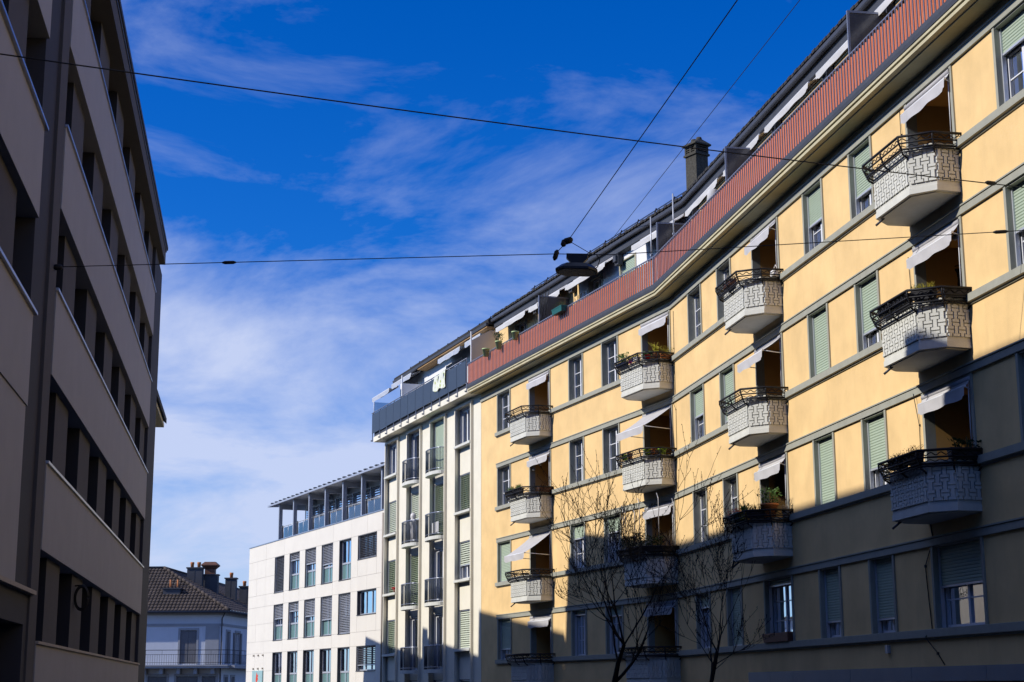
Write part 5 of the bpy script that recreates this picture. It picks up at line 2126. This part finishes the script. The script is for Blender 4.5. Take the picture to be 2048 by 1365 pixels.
m.tube([(0, 0, 0), (.03, 0, 0)], .01, 12)
i = m.pts([(.0, .19 * math.cos(t), .27 * math.sin(t)) for t in [k * 2 * math.pi / 24 for k in range(24)]] + [(-.03, .19 * math.cos(t), .27 * math.sin(t)) for t in [k * 2 * math.pi / 24 for k in range(24)]])
m.face([i + k for k in range(24)]); m.face([i + 47 - k for k in range(24)])
for k in range(24):
    m.face((i + k, i + (k + 1) % 24, i + 24 + (k + 1) % 24, i + 24 + k))
po = part('wall_plaque', m, 'pot_dark', None, FB.M @ T((LOGB[0][1] - .125, -.52, ZP - 2 * FLOOR + .98)))
tag(po, 'black oval plaque on the loggia wall above the large terracotta pot', 'plaque')
# right column
z = ZP - FLOOR
for k, (s_, o_, lx, rot, lab, pl) in enumerate(((.35, .90, .20, 0, 'small grey planter at the far end of the second right balcony', None), (-.28, .90, .38, 0, 'long grey planter on the front of the second right balcony', None),
                                             (-.88, .72, .20, 47, 'grey planter with dry grass at the corner of the second right balcony', ('grass', .15, 'leaf_yellow')), (-1.10, .24, .24, 88, 'ribbed grey planter on the side of the second right balcony', None))):
    planter(FB, cB1 + s_, o_, z, lx, .085, .17, 'pot_dark', lab, pl, 60 + k, rot=rot)
m = MB()
m.sheet(lambda s_, t_: (.02 * math.sin(5 * s_) + .02 * math.sin(7 * t_), -.22 + .44 * s_ * (1 - .25 * (1 - t_)) + .05 * (1 - t_), -.62 + .62 * t_ - (.10 * abs(s_ - .5) if t_ > .9 else 0) - (.05 * math.sin(6 * s_) if t_ < .1 else 0)), 14, 12)
m.tube([(0, -.2, .0), (0, 0, .06), (0, .2, .0)], .01, 4)
po = part('hanging_shirt', m, 'cloth_black', None, FB.M @ T((LOGB[1][1] - .9, -.50, z + .88)) @ Matrix.Rotation(R(25), 4, 'Z'))
tag(po, 'black shirt hanging in the right loggia of the second storey from the top', 'shirt')
for k, (s_, zz) in enumerate(((-.72, 1.20), (-.60, 1.17), (-.86, 1.22))):
    m = MB()
    m.lathe([(.01, 0), (.04, .02), (.055, .055), (.04, .09), (.01, .11)], (0, 0, 0), 10)
    po = part('globe_lantern', m, 'pot_white', None, FB.M @ T((cB1 + s_, -.05, z + zz)))
    tag(po, ('middle', 'left', 'right')[k] + ' of three white globe lights above the hanging black shirt', 'lantern', 'globe lights above the shirt')
z = ZP - 2 * FLOOR
for k, (s_, o_, lx, rot, lab, pl) in enumerate(((.20, .90, .26, 0, 'dark planter at the far end of the shaded right balcony', ('twigs', .10, 'leaf_deep')), (-.42, .90, .28, 0, 'dark planter in the front middle of the shaded right balcony', ('twigs', .12, 'leaf_deep')),
                                             (-1.09, .26, .28, 88, 'dark planter with upright herbs on the side of the shaded right balcony', ('spike', .22, 'leaf_deep')))):
    planter(FB, cB1 + s_, o_, z, lx, .09, .19, 'pot_dark', lab, pl, 70 + k, rot=rot)
# window box on the ground-level row
planter(FB, -8.5, .04, SILL_T - 3 * FLOOR + .0, .88, .10, .20, 'pot_brown', 'long reddish brown window box below the bright reflecting pane', None, 80)
# towel over the blue terrace panels
m = MB()


def tw_(s_, t_):
    x = 19.30 + 1.55 * s_ + .05 * math.sin(4 * t_) * (1 - t_)
    zz = 14.22 - .10 * s_ - (.72 - .12 * s_ + .03 * math.sin(11 * s_) + .02 * math.sin(23 * s_)) * (1 - t_)
    return (x, .575 + .03 * math.sin(s_ * 14 + 2 * t_) + .02 * (1 - t_), zz)


m.sheet(tw_, 30, 12)
m.sheet(lambda s_, t_: (tw_(s_, 1)[0], .56 - .08 * t_, tw_(s_, 1)[2] + .004 - .16 * t_ * t_), 30, 3)
po = part('towel', m, 'towel', None, FA.M)
tag(po, 'white and green printed towel hung over the blue terrace panels', 'towel')
# laundry and a statue on the curved balconies
m = MB()
for k in range(3):
    x0 = k * .30
    m.sheet(lambda s_, t_: (x0 + .26 * s_, .03 * math.sin(9 * s_ + k), -.42 * t_), 6, 4)
po = part('laundry', m, 'cloth_white', None, FA.M @ T((21.0, .30, 10.36 - CF + .55)))
tag(po, 'white laundry hung on a curved balcony of the cream building', 'laundry')
m = MB()
m.lathe([(.13, 0), (.10, .25), (.13, .5), (.09, .7), (.16, .78), (.17, .92), (.09, 1.02), (.13, 1.08), (.12, 1.20), (.04, 1.28)], (0, 0, 0), 12)
po = part('plant_stand', m, 'pot_white', None, FA.M @ T((24.75, .22, 10.36 - CF)))
tag(po, 'tall white figure shaped stand on a curved balcony of the cream building', 'stand')
for k, x in enumerate((28.0, 27.85)):
    pass
m = MB()
m.lathe([(.07, 0), (.09, .12)], (0, 0, 0), 10)
po = part('flower_pot', m, 'pot_brown', None, FA.M @ T((27.95, .05, 11.10 - 2 * CF)))
tag(po, 'small pot with red flowers on a sill of the cream building', 'flower pot')
grow(po, ('bush', .12, 'flower'), .10, .06, .10, 90)
